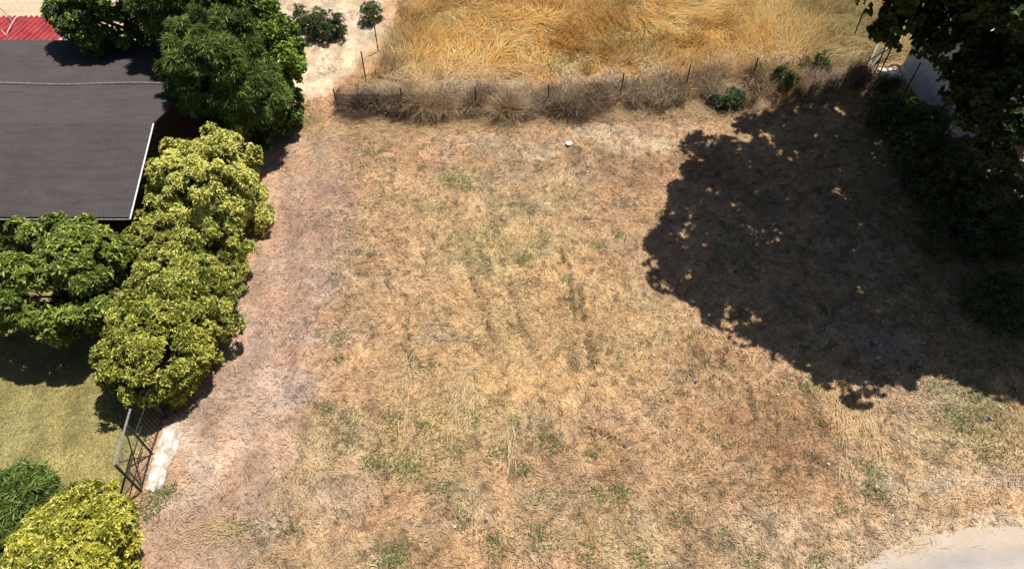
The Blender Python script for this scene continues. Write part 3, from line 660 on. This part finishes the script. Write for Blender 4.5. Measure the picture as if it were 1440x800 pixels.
# dark leafy tree on the lawn
c = P(72, 392, 2.0)
o = empty('garden_tree', (c[0], c[1], 0), 'dark green broadleaf tree beside the shed, shading the lawn', 'tree')
trunk(o, 1.6, .09, 8, 1.6, seed=11, up=.4)
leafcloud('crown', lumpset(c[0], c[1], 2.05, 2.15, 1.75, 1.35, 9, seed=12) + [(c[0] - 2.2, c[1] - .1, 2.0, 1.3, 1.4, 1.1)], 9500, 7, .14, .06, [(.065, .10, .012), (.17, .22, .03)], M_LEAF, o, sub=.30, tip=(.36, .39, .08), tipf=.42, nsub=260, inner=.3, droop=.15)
# small broadleaf bush in the very corner
shrub(-5, 785, .8, .8, .75, 'low dark bush cut by the bottom left corner', [(.06, .09, .012), (.15, .18, .03)], None, 0, 21, n_cl=1800, L=.09, Wd=.04, name='corner_bush', group=None)

def conifer(px, py, cz, r, rz, label, seed, n_cl, L=.22, cols=((.050, .082, .022), (.17, .245, .055)), rxy=None, h=None, nm='conifer', tip=(.24, .31, .09)):
    c = P(px, py, cz); rx, ry = rxy or (r, r)
    o = empty(nm, (c[0], c[1], 0), label, 'conifer')
    trunk(o, cz + rz * .5, .12, 9, r * .6, seed=seed, up=.3)
    leafcloud('crown', lumpset(c[0], c[1], cz, rx, ry, rz, 15, seed=seed, f=.36, jit=.78), n_cl, 9, L, .026, cols, M_CONIF, o, sub=.24, spread=.85, tip=tip, tipf=.35, nsub=420, droop=.0, cup=.05, inner=.25)
    return o
conifer(318, 118, 3.0, 1.5, 2.5, 'feathery dark conifer between the shed roof and the largest yellow shrub', 31, 20000, rxy=(1.5, 1.6))
conifer(285, 15, 4.0, 1.9, 2.2, 'feathery conifer at the top edge behind the shed', 32, 13000, rxy=(1.9, 1.7))
conifer(26, 708, 1.0, .6, .65, 'low feathery green conifer left of the bottom yellow shrub', 33, 4500, L=.20, cols=((.05, .085, .018), (.13, .19, .035)))
def leafy(px, py, cz, rxyz, label, seed, n_cl, cols, tip, tipf, L=.14, name='broadleaf_tree', tr=.12, extra=None):
    c = P(px, py, cz); o = empty(name, (c[0], c[1], 0), label, 'tree')
    trunk(o, cz * .8, tr, 8, rxyz[0] * .8, seed=seed, up=.5)
    leafcloud('crown', lumpset(c[0], c[1], cz, *rxyz, 12, seed=seed, f=.42, jit=.72) + (extra or []), n_cl, 7, L, L * .45, cols, M_LEAF, o, sub=.32, tip=tip, tipf=tipf, nsub=260, inner=.3, droop=.1)
    return o
leafy(165, 12, 3.5, (1.95, 1.7, 1.9), 'dark leafy tree overhanging the far edge of the shed roof', 41, 8500, [(.04, .07, .014), (.10, .16, .022)], (.24, .34, .05), .35)
leafy(362, 84, 2.7, (1.2, 1.6, 2.7), 'bright-leaved broadleaf tree at the right of the dark group, beside the sand', 42, 12000, [(.04, .075, .012), (.11, .18, .02)], (.30, .40, .05), .38, extra=[(*P(378, 170, .7), .65, .7, .7), (*P(392, 140, 1.2), .7, .7, 1.0), (*P(350, 165, 1.0), .7, .7, .9)])

# tall green weeds on the sand
def weed_plant(px, py, r, h, label, seed, n_cl=420):
    c = P(px, py, 0); o = empty('weed_plant', (c[0], c[1], 0), label, 'weed')
    m = MB(); rr = random.Random(seed); tops = []
    for i in range(14):
        a = rr.uniform(0, 6.28); q = r * math.sqrt(rr.random()); hh = h * rr.uniform(.6, 1.1); bx, by = math.cos(a) * q * .5, math.sin(a) * q * .5
        tx, ty = math.cos(a) * q, math.sin(a) * q; m.tube([(bx, by, 0), (tx * .8, ty * .8, hh * .5), (tx, ty, hh)], [.012, .009, .004], 4); tops.append((c[0] + tx, c[1] + ty, hh))
    m.build('stem', M_BARK, o)
    L_ = [(x_, y_, z_ * .62, .17, .17, z_ * .42) for x_, y_, z_ in tops]
    leafcloud('leaves', L_, n_cl, 6, .12, .03, [(.05, .085, .03), (.11, .15, .055)], M_LEAF, o, sub=.10, nsub=240, low=-.9, tip=(.18, .21, .10), tipf=.2)
    return o
weed_plant(440, 50, .62, 1.1, 'tall bushy green weed on the sand, left of two', 51, 800)
weed_plant(472, 52, .55, .95, 'tall bushy green weed on the sand, right of two', 52, 700)
weed_plant(524, 32, .38, .8, 'small green weed at the top edge by the dry field', 53, 350)
weed_plant(1020, 150, .5, .62, 'dark green bush in the dead brush, left of two along the fence', 54, 600)
weed_plant(1098, 128, .42, .9, 'green bush with pale flowers in the brush, right of two along the fence', 55, 500)
weed_plant(1140, 105, .5, .8, 'light green weed standing behind the fence near its corner', 56, 330)
weed_plant(1245, 125, .35, .55, 'small spiky green plant by the corner of the wire fence', 57, 250)

# ------------------------------------------------------------------ large tree in the upper right
BT = (14.0, 19.5)
bt = empty('large_tree', (16.1, 18.6, 0), 'huge dark spreading tree in the upper right casting the big shadow', 'tree')
trunk(bt, 7.2, .28, 10, 3.6, seed=77, up=.55, lean=(-1.9, .8), sub=4)
def lobe(ang, dist, z, r, rz): return (BT[0] + math.cos(ang) * dist, BT[1] + math.sin(ang) * dist, z, r, r, rz)
rr = np.random.default_rng(5); L_ = []
def shade(sx, sy, r, z=None):        # a bough standing over the ground point its shadow falls on
    z = z or 9.7 + rr.uniform(-.4, .6); L_.append((sx + .30 * z, sy + .22 * z, z, r, r, r * .7))
for q_ in ((13.2, 22.9, 1.4), (11.0, 22.5, 1.35), (9.4, 21.1, 1.25), (8.1, 19.6, 1.2), (7.1, 18.0, 1.2), (6.0, 16.1, 1.2), (6.3, 14.8, 1.15), (7.2, 13.4, 1.2), (8.8, 13.0, 1.25), (10.6, 13.1, 1.3), (12.2, 12.2, 1.25), (13.9, 12.7, 1.4), (5.3, 15.9, .6), (6.3, 19.2, .5), (7.4, 21.0, .6), (9.9, 23.2, .6), (6.2, 12.9, .5), (12.9, 10.9, .6), (9.2, 11.9, .6), (13.4, 11.9, 1.1), (11.2, 12.4, 1.0), (15.0, 12.3, 1.2)): shade(*q_)
for sx_, sy_ in ((8.3, 16.2), (10.5, 16.0), (12.8, 15.5), (9.3, 18.4), (11.6, 18.3), (13.8, 18.0), (10.8, 20.4), (13.0, 20.6), (8.6, 14.6), (11.2, 14.4), (13.6, 14.2), (15.3, 16.4), (15.3, 20.0)): shade(sx_, sy_, 1.75, 10.4 + rr.uniform(-.4, .4))
for q_ in ((12.0, 21.7, 1.4), (14.5, 21.8, 1.5), (9.6, 16.9, 1.4), (9.9, 19.8, 1.3), (7.7, 15.5, 1.3), (11.9, 16.9, 1.4), (7.6, 17.2, 1.0), (6.7, 13.5, .9), (8.0, 12.5, .8), (5.5, 14.7, .7), (8.5, 20.5, 1.0), (7.0, 18.8, 1.0), (6.6, 17.2, .9), (12.4, 19.6, 1.2)): shade(*q_)
for q_ in ((16.2, 22.8), (15.2, 24.0), (16.8, 20.6)): shade(*q_, 1.7, 9.6)
# low right boughs that hang into view in front of the white building
for (a_, b_, z_, r_) in ((1252, 6, 8.0, .6), (1243, 62, 7.8, .12), (1310, 18, 7.8, .75), (1368, 52, 7.6, .95), (1402, 108, 7.3, .85), (1430, 140, 7.0, 1.15), (1330, -10, 8.3, 1.2), (1400, 20, 8.0, 1.4), (1480, 90, 7.4, 1.6), (1480, 190, 6.8, 1.2), (1262, -35, 8.6, .8), (1440, -40, 8.6, 1.5), (1372, 150, 6.8, .35)):
    q_ = P(a_, b_, z_); L_.append((q_[0], q_[1], z_, r_, r_, r_ * .75))
L_ += [(18, 24, 9.2, 2.2, 2.2, 1.2), (19.5, 21, 9.2, 2.2, 2.2, 1.2), (20, 17.5, 9, 2.2, 2.2, 1.2), (18.2, 14.6, 8.6, 2.0, 2.0, 1.1), (19.5, 25.8, 9.4, 2, 2, 1.2), (16.6, 22.6, 9.4, 1.8, 1.8, 1.1)]
L_ += [(14.2, 15.6, 7.9, 1.5, 1.4, .9), (15.4, 16.6, 7.3, 1.7, 1.5, 1.0), (13.9, 18.2, 7.9, 1.5, 1.5, .8), (16.6, 15.2, 7.0, 1.5, 1.4, .9), (17.5, 18, 7.2, 2.0, 2.0, 1.2), (15.8, 19.8, 7.6, 1.7, 1.7, 1.0)]
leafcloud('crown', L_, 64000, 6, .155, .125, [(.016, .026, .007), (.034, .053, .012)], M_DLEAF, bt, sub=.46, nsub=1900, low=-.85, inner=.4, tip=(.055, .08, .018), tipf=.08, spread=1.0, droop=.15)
st = empty('shade_tree', (17.2, 14.6, 0), 'dark tree just past the right edge whose shadow meets the large one', 'tree')
trunk(st, 4.6, .2, 8, 2.2, seed=78, up=.5)
leafcloud('crown', lumpset(17.0, 14.2, 7.0, 3.0, 2.4, 1.8, 9, seed=15), 8000, 6, .20, .14, [(.020, .034, .008), (.045, .07, .014)], M_DLEAF, st, sub=.5, nsub=300, low=-.85, inner=.35, spread=1.0)
# understory bushes in its shade
for i, (a, b_, r_, h_, lb) in enumerate([(1300, 215, 1.0, 1.0, 'shaded bush under the big tree, next to the white wall'), (1375, 250, 1.2, 1.2, 'shaded bush under the big tree, in front of the trunk'), (1255, 165, .8, .8, 'shaded bush just inside the fence corner, dark green'),
                                        (1425, 330, 1.1, 1.0, 'shaded bush at the right edge of the frame, below the trunk'), (1415, 430, .9, .7, 'low shaded bush at the right edge, lowest of those under the tree'),
    (1335, 262, 1.2, 1.3, 'broad shaded bush in front of the trunk, left of the others'), (1400, 290, 1.3, 1.5, 'tallest shaded bush under the tree, close to the right edge'), (1345, 330, .9, .8, 'low shaded weedy bush below the broad one under the tree'), (1290, 180, .8, .9, 'shaded bush against the foot of the white wall')]):
    c = P(a, b_, h_ * .5); o = empty('understory_bush', (c[0], c[1], 0), lb, 'bush', 'bushes in the shade of the big tree')
    trunk(o, .3, .03, 6, r_ * .6, seed=90 + i, up=.9)
    leafcloud('crown', lumpset(c[0], c[1], h_ * .5, r_, r_, h_ * .55, 6, seed=60 + i), 1000, 7, .13, .035, [(.06, .075, .03), (.15, .165, .06)], M_LEAF, o, sub=.42, nsub=90, spread=.7)

# ------------------------------------------------------------------ shed with a dark felt roof
XR, XL = -10.97, -24.0
shed = empty('shed', (-14.0, 17.8, 0), 'long shed under a weathered dark felt roof with a white edge trim', 'shed')
S0 = Vector(shed.location)
def roofgrid(name, x0, x1, prof, mt, th=.05, sag=.03, parent=shed):
    """sheet following the profile [(y,z)...] swept along x, with thickness and gentle unevenness"""
    nxr = 110; xs = np.linspace(x0, x1, nxr); pr = []
    for i in range(len(prof) - 1):
        k = max(2, int(abs(prof[i + 1][0] - prof[i][0]) / .12))
        for j in range(k): t_ = j / k; pr.append((prof[i][0] * (1 - t_) + prof[i + 1][0] * t_, prof[i][1] * (1 - t_) + prof[i + 1][1] * t_))
    pr.append(prof[-1]); pr = np.array(pr); k = len(pr)
    Xr, Yr = np.meshgrid(xs, pr[:, 0]); Zr = np.tile(pr[:, 1][:, None], (1, nxr)) + (fbm(Xr, Yr * 1.6, 1.9, 7, 4) - .5) * sag * 2
    top = np.stack([Xr, Yr, Zr], -1).reshape(-1, 3); bot = top - np.array([0, 0, th])
    V = np.concatenate([top, bot]) - np.array(S0[:]); id_ = np.arange(k * nxr).reshape(k, nxr); B = k * nxr
    F = [np.stack([id_[:-1, :-1], id_[:-1, 1:], id_[1:, 1:], id_[1:, :-1]], -1).reshape(-1, 4)]
    F.append(F[0][:, ::-1] + B)
    def strip(a): F.append(np.stack([a[:-1], a[:-1] + B, a[1:] + B, a[1:]], -1))
    strip(id_[0]); strip(id_[-1][::-1]); strip(id_[:, 0][::-1]); strip(id_[:, -1])
    return mesh_np(name, V, np.concatenate(F), mt, parent=parent, smooth=False)
E0, RG, E1, LN = (14.6, 2.60), (17.75, 3.52), (21.0, 2.66), (24.2, 2.42)
roofgrid('roof', XL, XR, [E0, RG, E1, LN], M_FELT)
m = MB()
def loc(p): return (p[0] - S0.x, p[1] - S0.y, p[2])
# lap seam across the far slope
sm = MB()
for i in range(24):
    xa = XL + (XR - XL) * i / 24; xb = XL + (XR - XL) * (i + 1) / 24
    ya = 21.0 + .05 * math.sin(i * .7); yb = 21.0 + .05 * math.sin((i + 1) * .7)
    sm.tube([loc((xa, ya, 2.715)), loc((xb, yb, 2.715))], .02, 5)
sm.build('lap_seam', M_SEAM, shed)
tr = MB(); tr.tube([loc((XR + .03, 14.52, 2.60)), loc((XR + .03, 17.7, 3.53))], .023, 6); tr.build('edge_trim', M_TRIM, shed)
tr = MB(); tr.tube([loc((XL, 14.55, 2.56)), loc((XR, 14.55, 2.56))], .02, 6); tr.build('eave_trim', M_SEAM, shed)
w = MB(); w.box(loc((XL + .2, 15.1, 0)), loc((XR - .45, 15.2, 2.45))); w.build('front_wall', M_WALL, shed)
w = MB(); ya, yb = 15.1, 24.0
x0 = XR - .45 - S0.x; prof = [(15.2, 0), (23.8, 0), (23.8, 2.3), (20.9, 2.55), (17.75, 3.40), (15.2, 2.62)]
vs_ = [(x0, a - S0.y, b_) for a, b_ in prof] + [(x0 - .1, a - S0.y, b_) for a, b_ in prof]; k = len(prof)
w.add(vs_, [tuple(range(k)), tuple(range(k, 2 * k))[::-1]] + [(i, i + k, (i + 1) % k + k, (i + 1) % k) for i in range(k)]); w.build('side_wall', M_WALL, shed)
w = MB(); w.box(loc((XL + .2, 23.8, 0)), loc((XR - .45, 23.9, 2.3))); w.build('rear_wall', M_WALL, shed)
for xx in (-16.9, -14.9, -12.9): 
    q = MB(); q.tube([loc((xx, 14.75, 0)), loc((xx, 14.75, 2.56))], .05, 6); q.build('post', M_DARKST, shed)

# red corrugated lean-to behind it
rs = empty('red_sheet_roof', (-16.2, 25.4, 0), 'small red ribbed metal roof behind the shed', 'metal roof')
ra, rb, rc, rd_ = P(-60, 57, 2.2), P(95, 57, 2.2), P(95, 27, 2.05), P(-60, 22, 2.05)
q = MB(); nr = 30; x0, x1 = -24.0, P(97, 40, 2.1)[0]; y0, y1 = 24.25, P(40, 22, 2.05)[1]
vs_ = []; fs = []
for i in range(nr * 4 + 1):
    ph = i % 4; zz = .075 if ph in (1, 2) else 0; xx = x0 + (x1 - x0) * (i // 4 + (0, .10, .26, .36)[ph]) / nr
    vs_ += [(xx + 16.2, y0 - 25.4, 2.22 + zz), (xx + 16.2 - .0, y1 - 25.4, 1.98 + zz)]
for i in range(nr * 4): fs.append((2 * i, 2 * i + 2, 2 * i + 3, 2 * i + 1))
q.add(vs_, fs); ro = q.build('roof_sheet', M_RED, rs)
sd = ro.modifiers.new('thickness', 'SOLIDIFY'); sd.thickness = .008
q = MB()
for xx in (x0 + .3, x1 - .15):
    for yy in (y0 + .15, y1 - .15): q.tube([(xx + 16.2, yy - 25.4, 0), (xx + 16.2, yy - 25.4, 2.0)], .035, 6)
q.build('frame', M_GREYST, rs)
# pale hose bent over the red roof
hs = [P(0, 40, 2.1), P(8, 50, 2.3), P(14, 38, 2.3), P(22, 25, 2.3), P(30, 22, 2.2), P(33, 24, 2.1)]
hs2 = [P(-8, 5, 1.6), P(6, 17, 1.9), P(18, 33, 2.25)]
q = MB(); q.tube([Vector(p) for p in hs], .013, 6); tag(q.build('hose', M_TRIM, smooth=True), 'white hose curled over the corner of the red metal roof', 'hose')
q = MB(); q.tube([Vector(p) for p in hs2], .016, 6); tag(q.build('pole', M_GREYST, smooth=True), 'thin grey pole leaning at the red roof in the top left corner', 'pole')

# ------------------------------------------------------------------ wire fence along the field
def mesh_panel(mb, a, b_, h, sp, w, z0=.03, sag=.0):
    a = Vector((*a, z0)); b_ = Vector((*b_, z0)); d = (b_ - a); L = d.length; d.normalize(); up = Vector((0, 0, 1)); nrm = d.cross(up)
    def strip(s0, z0_, s1, z1_, off):
        p, q_ = a + d * s0 + up * z0_ + nrm * off, a + d * s1 + up * z1_ + nrm * off
        t_ = (q_ - p).normalized(); sd_ = t_.cross(nrm) * w * .5
        mb.add([p - sd_, p + sd_, q_ + sd_, q_ - sd_], [(0, 1, 2, 3)])
    k = -h
    while k < L:
        s0, z0_ = k, 0; s1, z1_ = k + h, h
        if s0 < 0: z0_ -= s0; s0 = 0
        if s1 > L: z1_ -= s1 - L; s1 = L
        if s1 > s0: strip(s0, z0_, s1, z1_, 0); strip(L - s0, z0_, L - s1, z1_, .004)
        k += sp
wf = empty('wire_fence', (fence_pts[0][0], fence_pts[0][1], 0), 'low rusty wire fence overgrown by dead brush along the golden field', 'fence')
W0 = Vector(wf.location)
def fpost(x_, y_, h_, lean=(0, 0), r_=.026, parent=wf, o0=W0, mt=M_RUST):
    q = MB(); q.tube([(x_ - o0.x, y_ - o0.y, -.1), (x_ - o0.x + lean[0], y_ - o0.y + lean[1], h_)], r_, 6)
    q.box((x_ - o0.x + lean[0] - r_ * 1.3, y_ - o0.y + lean[1] - r_ * 1.3, h_), (x_ - o0.x + lean[0] + r_ * 1.3, y_ - o0.y + lean[1] + r_ * 1.3, h_ + .02))
    return q.build('post', mt, parent)
for i, (a, b_) in enumerate(fence_pts):
    fpost(a, b_, [1.1, 1.15, 1.18, 1.1, 1.32, 1.3, 1.28, 1.25, 1.3][i], (random.uniform(-.03, .05), random.uniform(-.04, .04)))
nm = MB()
for i in range(1, len(fence_pts) - 1):
    a = (fence_pts[i][0] - W0.x, fence_pts[i][1] - W0.y); b_ = (fence_pts[i + 1][0] - W0.x, fence_pts[i + 1][1] - W0.y)
    mesh_panel(nm, a, b_, 1.0, .11, .005)
nm.build('wire_netting', M_WIRE, wf)
nb = MB(); a = (0, 0); b_ = (fence_pts[1][0] - W0.x, fence_pts[1][1] - W0.y); mesh_panel(nb, a, b_, .85, .055, .010)
mesh_panel(nb, (0, .0), (.75, 2.2), .9, .085, .008)
nb.build('shade_net', M_NET, wf)
for (a, b_, h_) in ((-6.0, 25.2, 1.3), (-5.75, 27.3, 1.2)): fpost(a, b_, h_, (.02, -.03))
# side fence on the right
sf_pts = [(15.02, 25.75), (14.95, 28.3), (14.9, 31.0)]
sf2 = [(15.15, 25.5), (15.8, 24.3), (16.15, 22.2), (16.25, 19.5), (16.3, 16.7), (16.35, 14.0), (16.4, 11.2)]
sf = empty('side_fence', (15.15, 25.5, 0), 'dark wire fence running down the right side past the white wall', 'fence'); SF0 = Vector(sf.location)
for a, b_ in sf_pts[1:] + sf2: fpost(a, b_, 1.35, (random.uniform(-.04, .06), 0), .028, sf, SF0, M_DARKST)
q = MB()
for pts_ in (sf_pts, sf2):
    for i in range(len(pts_) - 1): mesh_panel(q, (pts_[i][0] - SF0.x, pts_[i][1] - SF0.y), (pts_[i + 1][0] - SF0.x, pts_[i + 1][1] - SF0.y), 1.2, .12, .005)
q.build('wire_netting', M_WIRE, sf)
q = MB(); q.tube([(0, 0, 1.3), (-.35, .9, .0)], .025, 6); q.build('brace', M_DARKST, sf)

# ------------------------------------------------------------------ white building behind the big tree
wb = empty('white_building', (18.95, 23.0, 0), 'low white building half hidden behind the big tree', 'building')
q = MB(); q.box((-2.75, -1.6, 0), (3.5, 2.9, 2.7)); q.build('wall', M_WHITEW, wb)
q = MB(); q.box((-2.85, -1.7, 2.7), (3.6, 3.0, 2.86)); q.build('roof_slab', M_WHITEW, wb)
q = MB(); q.box((-2.80, -1.6, 0), (-2.752, 2.9, .35)); q.build('plinth', M_CONC, wb)
pad = MB(); pad.box((15.3, 25.2, -.1), (16.1, 26.0, .06)); tag(pad.build('concrete_slab', M_CONC), 'pale concrete slab at the fence corner, partly in shade', 'slab')
# bleached boards leaning at the fence corner
q = MB()
for (a, b_) in (((14.8, 25.9, .0), (15.35, 26.9, .75)), ((15.0, 26.1, .0), (15.75, 26.75, .6))):
    a, b_ = Vector(a), Vector(b_); d = (b_ - a).normalized(); s_ = d.cross(Vector((0, 0, 1))).normalized() * .04; u_ = s_.cross(d).normalized() * .015
    vs_ = [a - s_ - u_, a + s_ - u_, a + s_ + u_, a - s_ + u_, b_ - s_ - u_, b_ + s_ - u_, b_ + s_ + u_, b_ - s_ + u_]
    o = MB(); o.add(vs_, [(3, 2, 1, 0), (4, 5, 6, 7), (0, 1, 5, 4), (1, 2, 6, 5), (2, 3, 7, 6), (3, 0, 4, 7)])
    ob = o.build('board', M_GREYST); tag(ob, 'bleached wooden board leaning at the fence corner', 'board', 'bleached boards at the fence corner')

# ------------------------------------------------------------------ metal gate and garden fence by the hedge
gt = empty('metal_gate', (-9.3, 7.47, 0), 'rusty metal gate with diagonal braces standing between the shrubs', 'gate'); G0 = Vector(gt.location)
def bar(pts, r_, name, mt, parent=gt, o0=G0):
    q = MB(); q.tube([(p[0] - o0.x, p[1] - o0.y, p[2]) for p in pts], r_, 6); return q.build(name, mt, parent)
bar([(-9.27, 7.47, 0), (-9.27, 7.45, 1.57)], .035, 'post', M_DARKST)
bar([(-9.36, 8.52, 0), (-9.36, 8.50, 1.52)], .033, 'post', M_DARKST)
bar([(-9.30, 7.45, 1.55), (-9.44, 8.95, 1.55)], .03, 'top_rail', M_GREYST)
bar([(-9.28, 7.5, .10), (-9.36, 8.5, .10)], .022, 'bottom_rail', M_DARKST)
bar([(-9.30, 7.6, .03), (-9.37, 8.33, 1.4)], .02, 'brace', M_DARKST)
bar([(-9.30, 7.5, .84), (-9.37, 8.8, .93)], .018, 'mid_rail', M_DARKST)
bar([(-9.33, 8.4, .15), (-9.30, 7.6, 1.4)], .014, 'brace', M_DARKST)
q = MB(); mesh_panel(q, (0.02, 0.02), (-.07, 1.03), 1.4, .06, .004, .1); q.build('wire_netting', M_WIRE, gt)
gf = empty('garden_fence', (-9.36, 9.6, 0), 'dark garden fence panel half hidden under the hedge, beyond the gate', 'fence'); F0 = Vector(gf.location)
bar([(-9.36, 9.6, 0), (-9.36, 9.55, 1.55)], .07, 'post', M_DARKST, gf, F0)
bar([(-9.36, 9.6, 1.45), (-9.36, 16.5, 1.45)], .02, 'top_rail', M_DARKST, gf, F0)
bar([(-9.36, 9.62, .05), (-9.36, 10.3, 1.3)], .03, 'brace', M_DARKST, gf, F0)
for k in range(8): bar([(-9.36, 8.62 + k * .12, .1), (-9.36, 8.62 + k * .12, 1.1)], .009, 'picket', M_DARKST, gf, F0)
bar([(-9.36, 8.55, 1.1), (-9.36, 9.55, 1.1)], .014, 'rail', M_DARKST, gf, F0)
bar([(-9.36, 8.55, .12), (-9.36, 9.55, .12)], .014, 'rail', M_DARKST, gf, F0)
q = MB(); mesh_panel(q, (0, 0), (0, 6.8), 1.4, .07, .005, .05); q.build('wire_netting', M_WIRE, gf)
# grey rail in the bottom-left corner
a, b_ = Vector(P(-15, 728, .95)), Vector(P(32, 743, .85))
q = MB(); q.tube([a, b_], .035, 6); q.tube([b_, (b_.x, b_.y, 0)], .03, 6); q.tube([a, (a.x, a.y, 0)], .03, 6)
tag(q.build('handrail', M_GREYST), 'grey metal rail between the shrubs at the bottom left edge', 'rail')

# white cement footing beside the gate
def footing():
    px_ = [(232, 600), (252, 598), (256, 612), (247, 640), (237, 660), (228, 686), (214, 692), (205, 687), (212, 660), (222, 630)]
    pts = [Vector((*P(a, b_)[:2], 0)) for a, b_ in px_]
    fine = []
    for i in range(len(pts)):
        for k in range(5):
            t_ = k / 5; p = pts[i].lerp(pts[(i + 1) % len(pts)], t_); p.x += random.uniform(-.03, .03); p.y += random.uniform(-.03, .03); fine.append(p)
    c = sum(fine, Vector()) / len(fine); n = len(fine); m = MB(); vs_ = []
    for r_, z_ in ((1, -.05), (1, .055), (.9, .075), (.5, .085)):
        vs_ += [c + (p - c) * r_ + Vector((0, 0, z_ + random.uniform(-.008, .008))) for p in fine]
    vs_.append(c + Vector((0, 0, .09))); fs = []
    for k in range(3):
        for i in range(n): fs.append((k * n + i, k * n + (i + 1) % n, (k + 1) * n + (i + 1) % n, (k + 1) * n + i))
    for i in range(n): fs.append((3 * n + i, 3 * n + (i + 1) % n, 4 * n))
    m.add(vs_, fs); return m.build('cement_footing', noise_col('white_cement', (.36, .29, .22), (.70, .65, .60), 5, .9, .8, detail=8), smooth=False)
tag(footing(), 'rough white cement strip on the ground beside the metal gate', 'cement strip')

# ------------------------------------------------------------------ litter and twigs
M_BLUE = noise_col('blue_plastic', (.06, .05, .22), (.10, .09, .30), 10, .4)
M_PURP = noise_col('purple_plastic', (.10, .07, .12), (.17, .12, .20), 10, .5)
M_PAPER = noise_col('white_plastic', (.60, .64, .63), (.72, .75, .73), 10, .35)
def scrap(px_, py_, s, mt, label, nm='plastic_scrap', cat='litter'):
    p = P(px_, py_); z = float(hgt(p[0], p[1])) + .03; m = MB(); k = 9; vs_ = []
    for r_, zz in ((1, 0), (.55, .03)):
        for i in range(k):
            a = 2 * math.pi * i / k; q_ = s * r_ * random.uniform(.7, 1.15); vs_.append((math.cos(a) * q_, math.sin(a) * q_ * .75, zz + random.uniform(-.01, .02)))
    vs_.append((0, 0, .02)); fs = [(i, (i + 1) % k, (i + 1) % k + k, i + k) for i in range(k)] + [(i + k, (i + 1) % k + k, 2 * k) for i in range(k)]
    m.add(vs_, fs); o = m.build(nm, mt, loc=(p[0], p[1], z)); sd_ = o.modifiers.new('t', 'SOLIDIFY'); sd_.thickness = .004
    return tag(o, label, cat)
scrap(683, 733, .07, M_PURP, 'crumpled purple plastic scrap on the straw near the bottom centre')
scrap(879, 627, .07, M_PURP, 'dark purple plastic scrap beside a dark twig line in the lot')
scrap(978, 538, .05, M_BLUE, 'small blue plastic scrap on brown stubble near the tree shadow')
scrap(1391, 590, .06, M_BLUE, 'small blue plastic scrap among green weeds at the right')
# shallow white cup
p = P(800, 204); cup = empty('plastic_bowl', (p[0], p[1], float(hgt(p[0], p[1])) + .02), 'small white plastic bowl discarded on bare soil near the fence', 'bowl')
q = MB(); prof = [(.01, .0), (.07, .0), (.12, .07), (.125, .075), (.115, .07), (.065, .012), (.01, .01)]; n = 14
vs_ = [(math.cos(2 * math.pi * i / n) * r_, math.sin(2 * math.pi * i / n) * r_, z_) for r_, z_ in prof for i in range(n)]
q.add(vs_, [(k * n + i, k * n + (i + 1) % n, (k + 1) * n + (i + 1) % n, (k + 1) * n + i) for k in range(len(prof) - 1) for i in range(n)] + [tuple((len(prof) - 1) * n + i for i in range(n)), tuple(range(n))[::-1]])
q.build('bowl_body', M_PAPER, cup, smooth=True)
def twig(pts, r_, label):
    q = MB(); P_ = [Vector(P(a, b_)) for a, b_ in pts]
    P_ = [Vector((p.x, p.y, float(hgt(p.x, p.y)) + .05)) for p in P_]
    q.tube(P_, [r_ * (1 - .7 * i / (len(P_) - 1)) for i in range(len(P_))], 5)
    s0, s1 = P_[len(P_) // 2], P_[-1]; q.tube([s0, s0.lerp(s1, .5) + Vector((.12, .08, .04))], r_ * .5, 5)
    tag(q.build('twig', M_BARK, smooth=True), label, 'twig')
twig([(564, 484), (574, 500), (580, 520), (582, 545)], .012, 'thin curved brown twig lying in the left centre of the lot')
twig([(825, 601), (840, 605), (856, 615), (874, 618)], .012, 'dark twig lying beside a purple plastic scrap')
twig([(541, 398), (548, 406), (553, 418)], .010, 'short dark twig on pale stubble in the upper left of the lot')
